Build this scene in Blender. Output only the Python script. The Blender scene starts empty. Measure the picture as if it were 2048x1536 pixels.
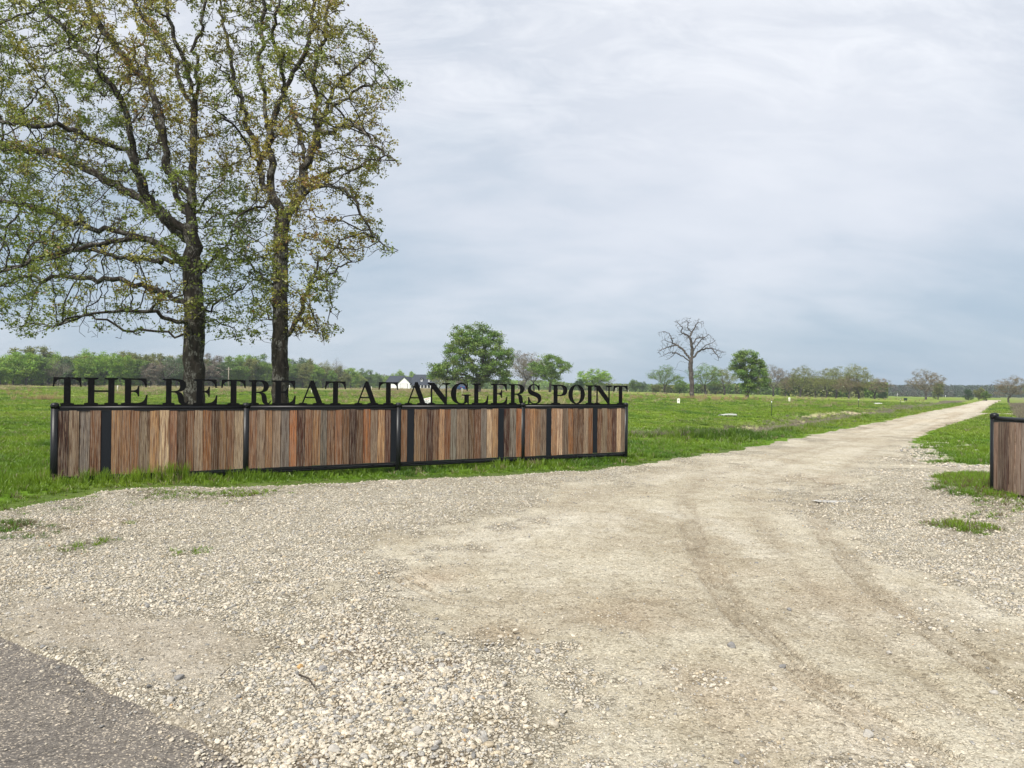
import bpy, math, random
import numpy as np
from mathutils import Vector, Matrix, kdtree
random.seed(7)
RS = np.random.RandomState(11)
S = bpy.context.scene
COL = S.collection

# ------------------------------------------------------------------ camera, sky, sun, exposure
FPX = 1479.0                       # focal length in pixels of the 2048 px wide photograph
EYE = 1.75
PITCH = math.atan(11.75 / FPX)
ROLL = 0.0105
cam_d = bpy.data.cameras.new('camera')
cam = bpy.data.objects.new('camera', cam_d)
COL.objects.link(cam)
cam_d.sensor_width = 36.0
cam_d.lens = FPX / 2048 * 36.0
cam_d.clip_start = 0.05
cam_d.clip_end = 4000
CM = (Matrix.Translation((0, 0, EYE)) @ Matrix.Rotation(math.pi / 2 + PITCH, 4, 'X') @ Matrix.Rotation(ROLL, 4, 'Z'))
cam.matrix_world = CM
S.camera = cam

SUN_EL, SUN_AZ = 50, 208           # degrees; azimuth clockwise from +Y (the view), so the sun stands left behind the camera
world = bpy.data.worlds.new('World')
S.world = world
world.use_nodes = True
wn, wl = world.node_tree.nodes, world.node_tree.links
wn.clear()
def WN(t, **k):
    n = wn.new(t)
    for a, b in k.items():
        setattr(n, a, b)
    return n
def math_n(NT, op, a, b=None, c=None, clamp=False):
    n = NT.nodes.new('ShaderNodeMath'); n.operation = op; n.use_clamp = clamp
    for i, v in enumerate((a, b, c)):
        if v is None: continue
        if hasattr(v, 'is_output') or hasattr(v, 'links'): NT.links.new(v, n.inputs[i])
        else: n.inputs[i].default_value = v
    return n.outputs[0]
def mixc(NT, f, a, b, mode='MIX'):
    n = NT.nodes.new('ShaderNodeMix'); n.data_type = 'RGBA'; n.blend_type = mode; n.clamp_factor = True
    for i, v in ((0, f), (6, a), (7, b)):
        if hasattr(v, 'links'): NT.links.new(v, n.inputs[i])
        elif i == 0: n.inputs[i].default_value = v
        else: n.inputs[i].default_value = (*v, 1) if len(v) == 3 else v
    return n.outputs[2]
def ramp(NT, f, stops, interp='LINEAR'):
    n = NT.nodes.new('ShaderNodeValToRGB'); n.color_ramp.interpolation = interp
    e = n.color_ramp.elements
    while len(e) > 1: e.remove(e[-1])
    for i, (p, c) in enumerate(stops):
        el = e[0] if i == 0 else e.new(p)
        el.position = p
        el.color = (c, c, c, 1) if not hasattr(c, '__len__') else (*c, 1)
    if hasattr(f, 'links'): NT.links.new(f, n.inputs[0])
    return n.outputs[0]
WT = world.node_tree
sky = WN('ShaderNodeTexSky', sky_type='NISHITA')
sky.sun_disc = False
sky.sun_elevation = math.radians(SUN_EL)
sky.sun_rotation = math.radians(SUN_AZ)
sky.air_density = 1.0; sky.dust_density = 1.5; sky.ozone_density = 1.2
tc = WN('ShaderNodeTexCoord')
sep = WN('ShaderNodeSeparateXYZ'); wl.new(tc.outputs['Generated'], sep.inputs[0])
zc = math_n(WT, 'ADD', math_n(WT, 'MAXIMUM', sep.outputs[2], 0.0), 0.42)
px_ = math_n(WT, 'DIVIDE', sep.outputs[0], zc)
py_ = math_n(WT, 'DIVIDE', sep.outputs[1], zc)
comb = WN('ShaderNodeCombineXYZ'); wl.new(px_, comb.inputs[0]); wl.new(py_, comb.inputs[1])
def wnoise(scale, detail, rough, dist, rot=0, sc=(1, 1, 1), loc=(0, 0, 0)):
    m = WN('ShaderNodeMapping'); m.inputs['Rotation'].default_value = (0, 0, rot); m.inputs['Scale'].default_value = sc; m.inputs['Location'].default_value = loc
    wl.new(comb.outputs[0], m.inputs[0])
    n = WN('ShaderNodeTexNoise'); n.inputs['Scale'].default_value = scale; n.inputs['Detail'].default_value = detail
    n.inputs['Roughness'].default_value = rough; n.inputs['Distortion'].default_value = dist
    wl.new(m.outputs[0], n.inputs['Vector'])
    return n.outputs[0]
big = wnoise(1.3, 4, 0.5, 0.3, rot=0.5, sc=(0.7, 1.1, 1), loc=(3.1, 1.7, 0))
mid = wnoise(5.0, 8, 0.60, 0.25, rot=0.55, sc=(0.6, 1.3, 1), loc=(1.0, 5.0, 0))
wisp = wnoise(9.0, 9, 0.66, 0.6, rot=-0.5, sc=(0.55, 1.3, 1), loc=(7.0, 2.0, 0))
elev = ramp(WT, sep.outputs[2], [(0.0, 0.22), (0.10, 0.33), (0.24, 0.60), (0.40, 0.76), (1.0, 0.8)])
# the cloud sheet thins towards the right near the horizon (a blue-grey opening)
azr = math_n(WT, 'MULTIPLY', sep.outputs[0], -0.20)
cov = math_n(WT, 'ADD', elev, math_n(WT, 'MULTIPLY', math_n(WT, 'SUBTRACT', big, 0.5), 1.35))
cov = math_n(WT, 'ADD', cov, math_n(WT, 'MULTIPLY', math_n(WT, 'SUBTRACT', mid, 0.5), 0.5))
lowf = ramp(WT, sep.outputs[2], [(0.0, 1.0), (0.35, 0.3), (0.6, 0.0)])
cov = math_n(WT, 'ADD', cov, math_n(WT, 'MULTIPLY', azr, lowf), clamp=True)
wh = math_n(WT, 'MULTIPLY', ramp(WT, wisp, [(0.44, 0.0), (0.68, 1.0)]), ramp(WT, sep.outputs[2], [(0.24, 0.0), (0.40, 1.0)]))
cloud = ramp(WT, cov, [(0.0, (0.240, 0.325, 0.42)), (0.30, (0.345, 0.41, 0.485)), (0.62, (0.51, 0.54, 0.595)), (1.0, (0.62, 0.635, 0.675))])
cloud = mixc(WT, math_n(WT, 'MULTIPLY', wh, 0.5), cloud, (0.76, 0.77, 0.79))
skys = WN('ShaderNodeVectorMath', operation='SCALE'); skys.inputs['Scale'].default_value = 0.09
wl.new(sky.outputs[0], skys.inputs[0])
allsky = mixc(WT, 0.90, skys.outputs[0], cloud)
bg = WN('ShaderNodeBackground'); bg.inputs[1].default_value = 1.0
wl.new(allsky, bg.inputs[0])
wo = WN('ShaderNodeOutputWorld'); wl.new(bg.outputs[0], wo.inputs[0])

sun_d = bpy.data.lights.new('sun', 'SUN'); sun_d.energy = 4.0; sun_d.angle = math.radians(10); sun_d.color = (1.0, 0.955, 0.88)
sun = bpy.data.objects.new('sun', sun_d); COL.objects.link(sun)
az, el = math.radians(SUN_AZ), math.radians(SUN_EL)
sdir = Vector((math.sin(az) * math.cos(el), math.cos(az) * math.cos(el), math.sin(el)))
sun.rotation_euler = sdir.to_track_quat('Z', 'Y').to_euler()
sun.location = (-20, -20, 40)
S.view_settings.view_transform = 'Standard'
S.view_settings.look = 'None'
S.view_settings.exposure = 0.58
S.view_settings.gamma = 1.0
S.view_settings.use_curve_mapping = False
S.render.engine = 'CYCLES'
S.cycles.max_bounces = 6
S.cycles.diffuse_bounces = 3
S.cycles.transparent_max_bounces = 6
S.cycles.volume_bounces = 0

# ------------------------------------------------------------------ helpers
def ray(px, py):
    return (CM.to_3x3() @ Vector(((px - 1024) / FPX, (768 - py) / FPX, -1.0)))
def W(px, py, depth):
    """point of the place seen at photograph pixel (px, py) at a distance of depth metres ahead"""
    r = ray(px, py)
    return Vector((0, 0, EYE)) + r * (depth / r.y)
def sstep(a, b, x):
    t = np.clip((x - a) / (b - a), 0, 1)
    return t * t * (3 - 2 * t)
def _hash(ix, iy, seed):
    h = (ix.astype(np.int64) * 374761393 + iy.astype(np.int64) * 668265263 + seed * 974634777) & 0xffffffff
    h = ((h ^ (h >> 13)) * 1274126177) & 0xffffffff
    h = h ^ (h >> 16)
    return (h & 0xffffff) / float(0xffffff)
def vnoise(x, y, seed=0):
    x = np.asarray(x, float); y = np.asarray(y, float)
    ix, iy = np.floor(x), np.floor(y)
    fx, fy = x - ix, y - iy
    fx = fx * fx * (3 - 2 * fx); fy = fy * fy * (3 - 2 * fy)
    a, b = _hash(ix, iy, seed), _hash(ix + 1, iy, seed)
    c, d = _hash(ix, iy + 1, seed), _hash(ix + 1, iy + 1, seed)
    return (a * (1 - fx) + b * fx) * (1 - fy) + (c * (1 - fx) + d * fx) * fy
def fbm(x, y, seed=0, o=4):
    s, a, t = 0, 0.5, 0
    for k in range(o):
        s = s + a * vnoise(x * 2 ** k, y * 2 ** k, seed + k); t += a; a *= 0.5
    return s / t
ROAD0 = (2.60, 16.9); RDIR = (0.5537, 0.8327)      # left edge of the gravel road and its direction
def road_off(x, y):
    """distance to the left (+) of the road's left edge"""
    return -((x - ROAD0[0]) * RDIR[1] - (y - ROAD0[1]) * RDIR[0])
def terrain(x, y):
    x = np.asarray(x, float); y = np.asarray(y, float)
    u = x / np.maximum(y, 4.0)
    side = np.clip((0.55 - u) / 0.5, 0, 1)
    g = (1.42 * sstep(25, 185, y) + 0.45 * sstep(185, 400, y)) * side
    g = g + 0.13 * sstep(-3.5, -7.5, x) * sstep(10.0, 12.2, y) * (1 - sstep(30, 50, y))
    g = g + 0.17 * sstep(6.2, 7.6, x) * (1 - sstep(13.5, 17, y)) * sstep(7.0, 9.0, y)
    d = road_off(x, y)
    al = (x - ROAD0[0]) * RDIR[0] + (y - ROAD0[1]) * RDIR[1]
    on = sstep(7, 16, al) * (1 - sstep(150, 240, al))
    g = g - 0.42 * np.exp(-((d - 3.6) / 1.5) ** 2) * on
    g = g + 0.26 * np.exp(-((x - 6.9) ** 2 + (y - 28.5) ** 2) / 5.5)
    lump = (fbm(x * 0.35, y * 0.35, 5, 3) - 0.5) * 0.16 * sstep(18, 30, y) * (d > 0)
    g = g + lump + (fbm(x * 0.03, y * 0.03, 9, 2) - 0.5) * 0.3 * sstep(40, 120, y) * side
    return g
def tz(x, y):
    return float(terrain(np.array([x]), np.array([y]))[0])
def ground_hit(px, py):
    """where the ray of a pixel meets the terrain"""
    r = ray(px, py).normalized()
    o = Vector((0, 0, EYE)); t = 1.0
    prev = t
    while t < 900:
        p = o + r * t
        if p.z < tz(p.x, p.y):
            a, b = prev, t
            for _ in range(24):
                m = (a + b) / 2; q = o + r * m
                if q.z < tz(q.x, q.y): b = m
                else: a = m
            q = o + r * b
            return Vector((q.x, q.y, tz(q.x, q.y)))
        prev = t; t *= 1.015
    return None
def flat_hit(px, py):
    r = ray(px, py)
    t = -EYE / r.z
    return (r.x * t, r.y * t)
def poly_sd(x, y, poly):
    """signed distance to a polygon, negative inside"""
    x = np.asarray(x, float); y = np.asarray(y, float)
    d = np.full(x.shape, 1e9); ins = np.zeros(x.shape, bool)
    n = len(poly)
    for i in range(n):
        ax, ay = poly[i]; bx, by = poly[(i + 1) % n]
        ex, ey = bx - ax, by - ay
        t = np.clip(((x - ax) * ex + (y - ay) * ey) / (ex * ex + ey * ey + 1e-12), 0, 1)
        d = np.minimum(d, (x - ax - t * ex) ** 2 + (y - ay - t * ey) ** 2)
        c = ((ay > y) != (by > y))
        with np.errstate(divide='ignore', invalid='ignore'):
            xi = (bx - ax) * (y - ay) / (by - ay + 1e-15) + ax
        ins ^= (c & (x < xi))
    d = np.sqrt(d)
    return np.where(ins, -d, d)
def line_d(x, y, pts):
    x = np.asarray(x, float); y = np.asarray(y, float)
    d = np.full(x.shape, 1e9)
    for (ax, ay), (bx, by) in zip(pts[:-1], pts[1:]):
        ex, ey = bx - ax, by - ay
        t = np.clip(((x - ax) * ex + (y - ay) * ey) / (ex * ex + ey * ey + 1e-12), 0, 1)
        d = np.minimum(d, (x - ax - t * ex) ** 2 + (y - ay - t * ey) ** 2)
    return np.sqrt(d)
def pix_poly(l):
    return [flat_hit(*p) for p in l]

def mesh_np(name, verts, faces, mat=None, smooth=False, attrs=None):
    """verts (n,3); faces (m,k) constant k array or a list of tuples"""
    me = bpy.data.meshes.new(name)
    verts = np.asarray(verts, np.float32)
    if isinstance(faces, np.ndarray):
        m, k = faces.shape
        me.vertices.add(len(verts)); me.vertices.foreach_set('co', verts.ravel())
        me.loops.add(m * k); me.loops.foreach_set('vertex_index', faces.astype(np.int32).ravel())
        me.polygons.add(m)
        me.polygons.foreach_set('loop_start', np.arange(0, m * k, k, dtype=np.int32))
        me.update(calc_edges=True)
    else:
        me.from_pydata([tuple(v) for v in verts.tolist()], [], faces)
        me.update()
    if smooth:
        me.polygons.foreach_set('use_smooth', np.ones(len(me.polygons), bool))
    for an, (ty, data) in (attrs or {}).items():
        at = me.attributes.new(an, ty, 'POINT')
        data = np.asarray(data, np.float32)
        if ty == 'FLOAT_COLOR':
            if data.shape[1] == 3: data = np.hstack([data, np.ones((len(data), 1), np.float32)])
            at.data.foreach_set('color', data.ravel())
        elif ty == 'FLOAT_VECTOR': at.data.foreach_set('vector', data.ravel())
        else: at.data.foreach_set('value', data.ravel())
    if mat: me.materials.append(mat)
    return me
def link(name, me, parent=None, loc=None):
    o = bpy.data.objects.new(name, me); COL.objects.link(o)
    if parent: o.parent = parent
    if loc is not None: o.location = loc
    return o
def empty(name, loc=(0, 0, 0), rz=0):
    o = bpy.data.objects.new(name, None); COL.objects.link(o)
    o.location = loc; o.rotation_euler = (0, 0, rz); o.empty_display_size = 0.2
    return o
def tag(o, label=None, cat=None, group=None, kind=None):
    if label: o['label'] = label
    if cat: o['category'] = cat
    if group: o['group'] = group
    if kind: o['kind'] = kind
    return o
class MB:
    """collects simple shapes into one mesh"""
    def __init__(s): s.v = []; s.f = []; s.sm = []
    def add(s, vs, fs, smooth=False):
        b = len(s.v); s.v += [tuple(v) for v in vs]; s.f += [tuple(i + b for i in f) for f in fs]; s.sm += [smooth] * len(fs)
    def box(s, c, d, rz=0, M=None):
        vs = []
        for sx in (-1, 1):
            for sy in (-1, 1):
                for sz in (-1, 1):
                    v = Vector((sx * d[0] / 2, sy * d[1] / 2, sz * d[2] / 2))
                    if rz: v = Matrix.Rotation(rz, 3, 'Z') @ v
                    v = v + Vector(c)
                    vs.append(M @ v if M else v)
        s.add(vs, [(0, 1, 3, 2), (4, 6, 7, 5), (0, 4, 5, 1), (2, 3, 7, 6), (0, 2, 6, 4), (1, 5, 7, 3)])
        return s
    def tube(s, pts, rads, n=10, cap=True, smooth=True):
        pts = [Vector(p) for p in pts]
        if not hasattr(rads, '__len__'): rads = [rads] * len(pts)
        b = len(s.v); ref = None
        for i, p in enumerate(pts):
            t = (pts[min(i + 1, len(pts) - 1)] - pts[max(i - 1, 0)]).normalized()
            if ref is None:
                ref = t.orthogonal().normalized()
            ref = (ref - t * ref.dot(t)).normalized()
            bi = t.cross(ref)
            for k in range(n):
                a = 2 * math.pi * k / n
                s.v.append(tuple(p + (ref * math.cos(a) + bi * math.sin(a)) * rads[i]))
        for i in range(len(pts) - 1):
            for k in range(n):
                s.f.append((b + i * n + k, b + i * n + (k + 1) % n, b + (i + 1) * n + (k + 1) % n, b + (i + 1) * n + k)); s.sm.append(smooth)
        if cap:
            s.f.append(tuple(b + k for k in range(n))[::-1]); s.sm.append(False)
            s.f.append(tuple(b + (len(pts) - 1) * n + k for k in range(n))); s.sm.append(False)
        return s
    def prism(s, poly, y0, y1, M=None):
        """polygon in the XZ plane pushed from y0 to y1"""
        n = len(poly)
        vs = [Vector((p[0], y0, p[1])) for p in poly] + [Vector((p[0], y1, p[1])) for p in poly]
        if M: vs = [M @ v for v in vs]
        fs = [tuple(range(n)), tuple(range(2 * n - 1, n - 1, -1))] + [(i, (i + 1) % n + 0, (i + 1) % n + n, i + n)[::-1] for i in range(n)]
        s.add(vs, fs); return s
    def mesh(s, name, mat=None):
        me = bpy.data.meshes.new(name); me.from_pydata(s.v, [], s.f); me.update()
        me.polygons.foreach_set('use_smooth', s.sm)
        if mat: me.materials.append(mat)
        return me
    def build(s, name, mat, parent=None, loc=None):
        return link(name, s.mesh(name, mat), parent, loc)

# ------------------------------------------------------------------ materials
def newmat(name):
    m = bpy.data.materials.new(name); m.use_nodes = True
    nt = m.node_tree; nt.nodes.clear()
    out = nt.nodes.new('ShaderNodeOutputMaterial')
    return m, nt, out
def nd(nt, t, ins=None, **k):
    n = nt.nodes.new(t)
    for a, b in k.items(): setattr(n, a, b)
    for a, b in (ins or {}).items():
        if hasattr(b, 'links'): nt.links.new(b, n.inputs[a])
        else: n.inputs[a].default_value = b
    return n
def attr(nt, name, ty='GEOMETRY'):
    n = nt.nodes.new('ShaderNodeAttribute'); n.attribute_name = name; n.attribute_type = ty
    return n
def noise(nt, vec, scale, detail=4, rough=0.55, dist=0, sc=None):
    if sc:
        m = nd(nt, 'ShaderNodeMapping', {'Scale': sc}); nt.links.new(vec, m.inputs[0]); vec = m.outputs[0]
    n = nd(nt, 'ShaderNodeTexNoise', {'Scale': scale, 'Detail': detail, 'Roughness': rough, 'Distortion': dist})
    nt.links.new(vec, n.inputs['Vector'])
    return n
def principled(nt, out, col, rough=0.8, spec=0.3, metal=0, bump=None, bstr=0.5, bdist=0.01):
    p = nd(nt, 'ShaderNodeBsdfPrincipled', {'Roughness': rough, 'Specular IOR Level': spec, 'Metallic': metal})
    if hasattr(col, 'links'): nt.links.new(col, p.inputs['Base Color'])
    else: p.inputs['Base Color'].default_value = (*col, 1)
    if bump is not None:
        b = nd(nt, 'ShaderNodeBump', {'Strength': bstr, 'Distance': bdist, 'Height': bump})
        nt.links.new(b.outputs[0], p.inputs['Normal'])
    nt.links.new(p.outputs[0], out.inputs[0])
    return p
def simple(name, col, rough=0.7, spec=0.3, metal=0, var=0.15, vs=6.0):
    m, nt, out = newmat(name)
    tcn = nt.nodes.new('ShaderNodeTexCoord')
    n = noise(nt, tcn.outputs['Object'], vs, 5, 0.6)
    f = math_n(nt, 'MULTIPLY_ADD', n.outputs[0], 2 * var, 1 - var)
    c = mixc(nt, 1.0, col, nd(nt, 'ShaderNodeCombineColor', {0: f, 1: f, 2: f}).outputs[0], 'MULTIPLY')
    principled(nt, out, c, rough, spec, metal, n.outputs[0], 0.15, 0.01)
    return m
def leafmat(name, trans=0.35, use_obj=False):
    m, nt, out = newmat(name)
    a = attr(nt, 'tint')
    c = a.outputs['Color']
    if use_obj:
        oi = nt.nodes.new('ShaderNodeObjectInfo')
        c = mixc(nt, 1.0, c, oi.outputs['Color'], 'MULTIPLY')
    d = nd(nt, 'ShaderNodeBsdfDiffuse', {'Color': c})
    t = nd(nt, 'ShaderNodeBsdfTranslucent', {'Color': c})
    g = nd(nt, 'ShaderNodeBsdfGlossy', {'Roughness': 0.5, 'Color': (1, 1, 1, 1)})
    x = nd(nt, 'ShaderNodeMixShader', {0: trans}); nt.links.new(d.outputs[0], x.inputs[1]); nt.links.new(t.outputs[0], x.inputs[2])
    y = nd(nt, 'ShaderNodeMixShader', {0: 0.03}); nt.links.new(x.outputs[0], y.inputs[1]); nt.links.new(g.outputs[0], y.inputs[2])
    nt.links.new(y.outputs[0], out.inputs[0])
    return m
M_leaf = leafmat('leaf', 0.4)
M_leafo = leafmat('far_leaf', 0.3, True)
def grassmat():
    m, nt, out = newmat('grass_blade')
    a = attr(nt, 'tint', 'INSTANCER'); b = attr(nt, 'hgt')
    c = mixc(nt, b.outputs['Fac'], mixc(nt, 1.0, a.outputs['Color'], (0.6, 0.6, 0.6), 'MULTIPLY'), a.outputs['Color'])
    d = nd(nt, 'ShaderNodeBsdfDiffuse', {'Color': c}); t = nd(nt, 'ShaderNodeBsdfTranslucent', {'Color': c})
    x = nd(nt, 'ShaderNodeMixShader', {0: 0.4}); nt.links.new(d.outputs[0], x.inputs[1]); nt.links.new(t.outputs[0], x.inputs[2])
    g = nd(nt, 'ShaderNodeBsdfGlossy', {'Roughness': 0.45})
    y = nd(nt, 'ShaderNodeMixShader', {0: 0.035}); nt.links.new(x.outputs[0], y.inputs[1]); nt.links.new(g.outputs[0], y.inputs[2])
    nt.links.new(y.outputs[0], out.inputs[0])
    return m
M_grass = grassmat()
def barkmat(name, lo, hi, lichen, scale=1.0):
    m, nt, out = newmat(name)
    g = nt.nodes.new('ShaderNodeNewGeometry'); P = g.outputs['Position']
    n1 = noise(nt, P, 9 * scale, 8, 0.7, 0.4, sc=(1, 1, 0.28))
    n2 = noise(nt, P, 3.2 * scale, 6, 0.65)
    n3 = noise(nt, P, 26 * scale, 4, 0.7, 0.0, sc=(1, 1, 0.35))
    c = mixc(nt, ramp(nt, n1.outputs[0], [(0.35, 0), (0.68, 1)]), lo, hi)
    c = mixc(nt, math_n(nt, 'MULTIPLY', ramp(nt, n2.outputs[0], [(0.50, 0), (0.58, 1)]), ramp(nt, n3.outputs[0], [(0.45, 0), (0.56, 0.85)])), c, lichen)
    h = math_n(nt, 'ADD', n1.outputs[0], math_n(nt, 'MULTIPLY', n3.outputs[0], 0.5))
    principled(nt, out, c, 0.9, 0.15, 0, h, 0.9, 0.05)
    return m
M_bark = barkmat('oak_bark', (0.018, 0.015, 0.012), (0.080, 0.068, 0.055), (0.26, 0.25, 0.22))
M_barkf = barkmat('far_bark', (0.035, 0.03, 0.026), (0.11, 0.098, 0.085), (0.2, 0.19, 0.17), 0.5)
M_dead = barkmat('dead_bark', (0.035, 0.03, 0.027), (0.11, 0.095, 0.085), (0.17, 0.155, 0.14), 0.5)
def woodmat():
    m, nt, out = newmat('weathered_board')
    tcn = nt.nodes.new('ShaderNodeTexCoord'); oi = nt.nodes.new('ShaderNodeObjectInfo')
    off = nd(nt, 'ShaderNodeCombineXYZ', {0: math_n(nt, 'MULTIPLY', oi.outputs['Random'], 37.0), 1: math_n(nt, 'MULTIPLY', oi.outputs['Random'], 91.0), 2: math_n(nt, 'MULTIPLY', oi.outputs['Random'], 53.0)})
    v = nd(nt, 'ShaderNodeVectorMath', operation='ADD'); nt.links.new(tcn.outputs['Object'], v.inputs[0]); nt.links.new(off.outputs[0], v.inputs[1]); v = v.outputs[0]
    # grain lines that bend round knots
    warp = noise(nt, v, 4.0, 3, 0.5, sc=(1, 1, 0.6))
    vw = nd(nt, 'ShaderNodeVectorMath', {'Scale': 0.05}, operation='SCALE'); nt.links.new(warp.outputs['Color'], vw.inputs[0])
    v2 = nd(nt, 'ShaderNodeVectorMath', operation='ADD'); nt.links.new(v, v2.inputs[0]); nt.links.new(vw.outputs[0], v2.inputs[1]); v2 = v2.outputs[0]
    fine = noise(nt, v2, 90, 6, 0.65, 0.0, sc=(1, 0.4, 0.035))
    rings = noise(nt, v2, 26, 2, 0.5, 1.2, sc=(1, 0.3, 0.10))
    blot = noise(nt, v, 7, 4, 0.6, 0.3, sc=(1.6, 0.2, 0.33))
    dark = noise(nt, v, 5.5, 5, 0.6, 0.7, sc=(2.4, 0.2, 0.28))
    streak = noise(nt, v2, 34, 4, 0.62, 0.0, sc=(1, 0.4, 0.022))
    base = oi.outputs['Color']
    grey = (0.27, 0.225, 0.18)
    c = mixc(nt, ramp(nt, blot.outputs[0], [(0.46, 0), (0.56, 0.75)]), base, grey)
    c = mixc(nt, 1.0, c, ramp(nt, streak.outputs[0], [(0.34, (0.55, 0.47, 0.41)), (0.45, (0.90, 0.88, 0.86)), (0.53, (1.04, 1.04, 1.04)), (0.66, (1.22, 1.21, 1.18))]), 'MULTIPLY')
    c = mixc(nt, ramp(nt, rings.outputs[0], [(0.46, 0.0), (0.53, 0.8), (0.58, 0)]), c, mixc(nt, 1.0, base, (0.42, 0.30, 0.24), 'MULTIPLY'))
    c = mixc(nt, ramp(nt, dark.outputs[0], [(0.52, 0), (0.57, 0.9)]), c, mixc(nt, 1.0, base, (0.26, 0.15, 0.10), 'MULTIPLY'))
    c = mixc(nt, ramp(nt, fine.outputs[0], [(0.40, 0.7), (0.54, 0)]), c, mixc(nt, 1.0, c, (0.45, 0.40, 0.37), 'MULTIPLY'))
    # knots
    vo = nd(nt, 'ShaderNodeTexVoronoi', {'Scale': 3.4, 'Randomness': 1.0}, feature='F1')
    mp = nd(nt, 'ShaderNodeMapping', {'Scale': (2.1, 0.1, 1.0)}); nt.links.new(v2, mp.inputs[0]); nt.links.new(mp.outputs[0], vo.inputs['Vector'])
    kn = ramp(nt, vo.outputs['Distance'], [(0.0, 1.0), (0.08, 0.9), (0.11, 0.15), (0.16, 0.75), (0.20, 0)])
    light = mixc(nt, 0.5, (0.42, 0.31, 0.2), base)
    c = mixc(nt, math_n(nt, 'MULTIPLY', ramp(nt, vo.outputs['Distance'], [(0.16, 0.8), (0.36, 0)]), ramp(nt, oi.outputs['Random'], [(0.35, 0.0), (0.45, 1.0)])), c, light)
    c = mixc(nt, math_n(nt, 'MULTIPLY', kn, ramp(nt, oi.outputs['Random'], [(0.35, 0.0), (0.45, 0.85)])), c, (0.055, 0.033, 0.02))
    # damp dark foot of the boards
    sp = nd(nt, 'ShaderNodeSeparateXYZ'); nt.links.new(tcn.outputs['Object'], sp.inputs[0])
    ft = ramp(nt, math_n(nt, 'ADD', sp.outputs[2], math_n(nt, 'MULTIPLY', dark.outputs[0], -0.25)), [(-0.12, 0.7), (0.0, 0.0)])
    h = math_n(nt, 'ADD', math_n(nt, 'MULTIPLY', fine.outputs[0], 0.6), rings.outputs[0])
    p = principled(nt, out, c, 0.72, 0.25, 0, h, 0.5, 0.004)
    return m
M_wood = woodmat()
M_black = simple('black_painted_steel', (0.006, 0.0068, 0.008), 0.42, 0.35, 0, 0.35, 9)
M_letter = simple('black_letter_plate', (0.003, 0.003, 0.0035), 0.6, 0.12, 0, 0.2, 12)
M_blackboard = simple('black_board_paint', (0.009, 0.011, 0.015), 0.6, 0.2, 0, 0.3, 14)
# ------------------------------------------------------------------ ground: shapes of the zones (traced once, laid out on the land)
left_edge = [(-400, 1052), (-200, 1040), (0, 1014), (59, 1004), (129, 991), (176, 977), (293, 971), (440, 974), (527, 969), (600, 966), (740, 961), (860, 955), (1000, 949),
             (1100, 943), (1200, 936), (1288, 925), (1390, 909), (1464, 899), (1552, 882), (1640, 865), (1680, 857), (1761, 843), (1842, 825), (1914, 812), (1946, 804.5), (1967, 800.0)]
right_edge = [(2006, 800.2), (1994, 806), (1978, 815), (1967, 825), (1964, 831), (1931, 841), (1896, 854), (1860, 866), (1838, 881), (1815, 897), (1822, 903), (1846, 909),
              (1857, 925), (1894, 932), (1963, 934), (1990, 932), (2150, 936), (2500, 960)]
def land_hit(px, py):
    p = ground_hit(px, py) if py > 842 else None
    return (p.x, p.y) if p is not None else flat_hit(px, py)
GRAVEL = [land_hit(*q) for q in left_edge]
e_l = GRAVEL[-1]; e_r = flat_hit(*right_edge[0])
GRAVEL += [land_hit(*q) for q in right_edge] + [(14.0, 6.0), (12.0, -6.0), (6.4, -2.5), (1.5, 1.35), (-0.6, 2.85)]
GRAVEL += pix_poly([(560, 1600), (470, 1530), (454, 1517), (405, 1490), (390, 1466), (330, 1445), (288, 1419), (212, 1389), (151, 1357), (137, 1340), (61, 1311), (0, 1279), (-90, 1250), (-250, 1185), (-380, 1105)])
DRIVE = [flat_hit(1955, 829), flat_hit(1990, 829), flat_hit(2100, 832), flat_hit(2400, 838), flat_hit(2400, 834), flat_hit(2100, 828.6), flat_hit(1960, 826)]
def tarmac_sd(x, y):   # distance beyond the tarmac edge (negative on the tarmac)
    return (x + 3.54) * 0.61 + (y - 5.1) * 0.79
PACK = pix_poly([(1180, 985), (1000, 1040), (820, 1100), (760, 1160), (800, 1260), (900, 1300), (1020, 1330), (1090, 1430), (1100, 1640), (2500, 1640), (2500, 1420), (2048, 1260), (1850, 1150),
                 (1700, 1060), (1620, 1000), (1650, 960), (1760, 930), (1830, 890), (1900, 850), (1975, 812), (1990, 802), (1975, 801), (1860, 826), (1700, 862), (1560, 890), (1380, 930)])
PILE = pix_poly([(610, 1235), (700, 1200), (790, 1245), (850, 1300), (950, 1300), (1010, 1320), (1030, 1350), (1025, 1390), (1060, 1470), (1050, 1640), (500, 1640), (470, 1500), (560, 1420), (600, 1350), (590, 1290)])
FINES = pix_poly([(0, 1180), (180, 1200), (420, 1230), (560, 1290), (560, 1400), (520, 1500), (470, 1560), (330, 1430), (130, 1320), (0, 1270)])
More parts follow.
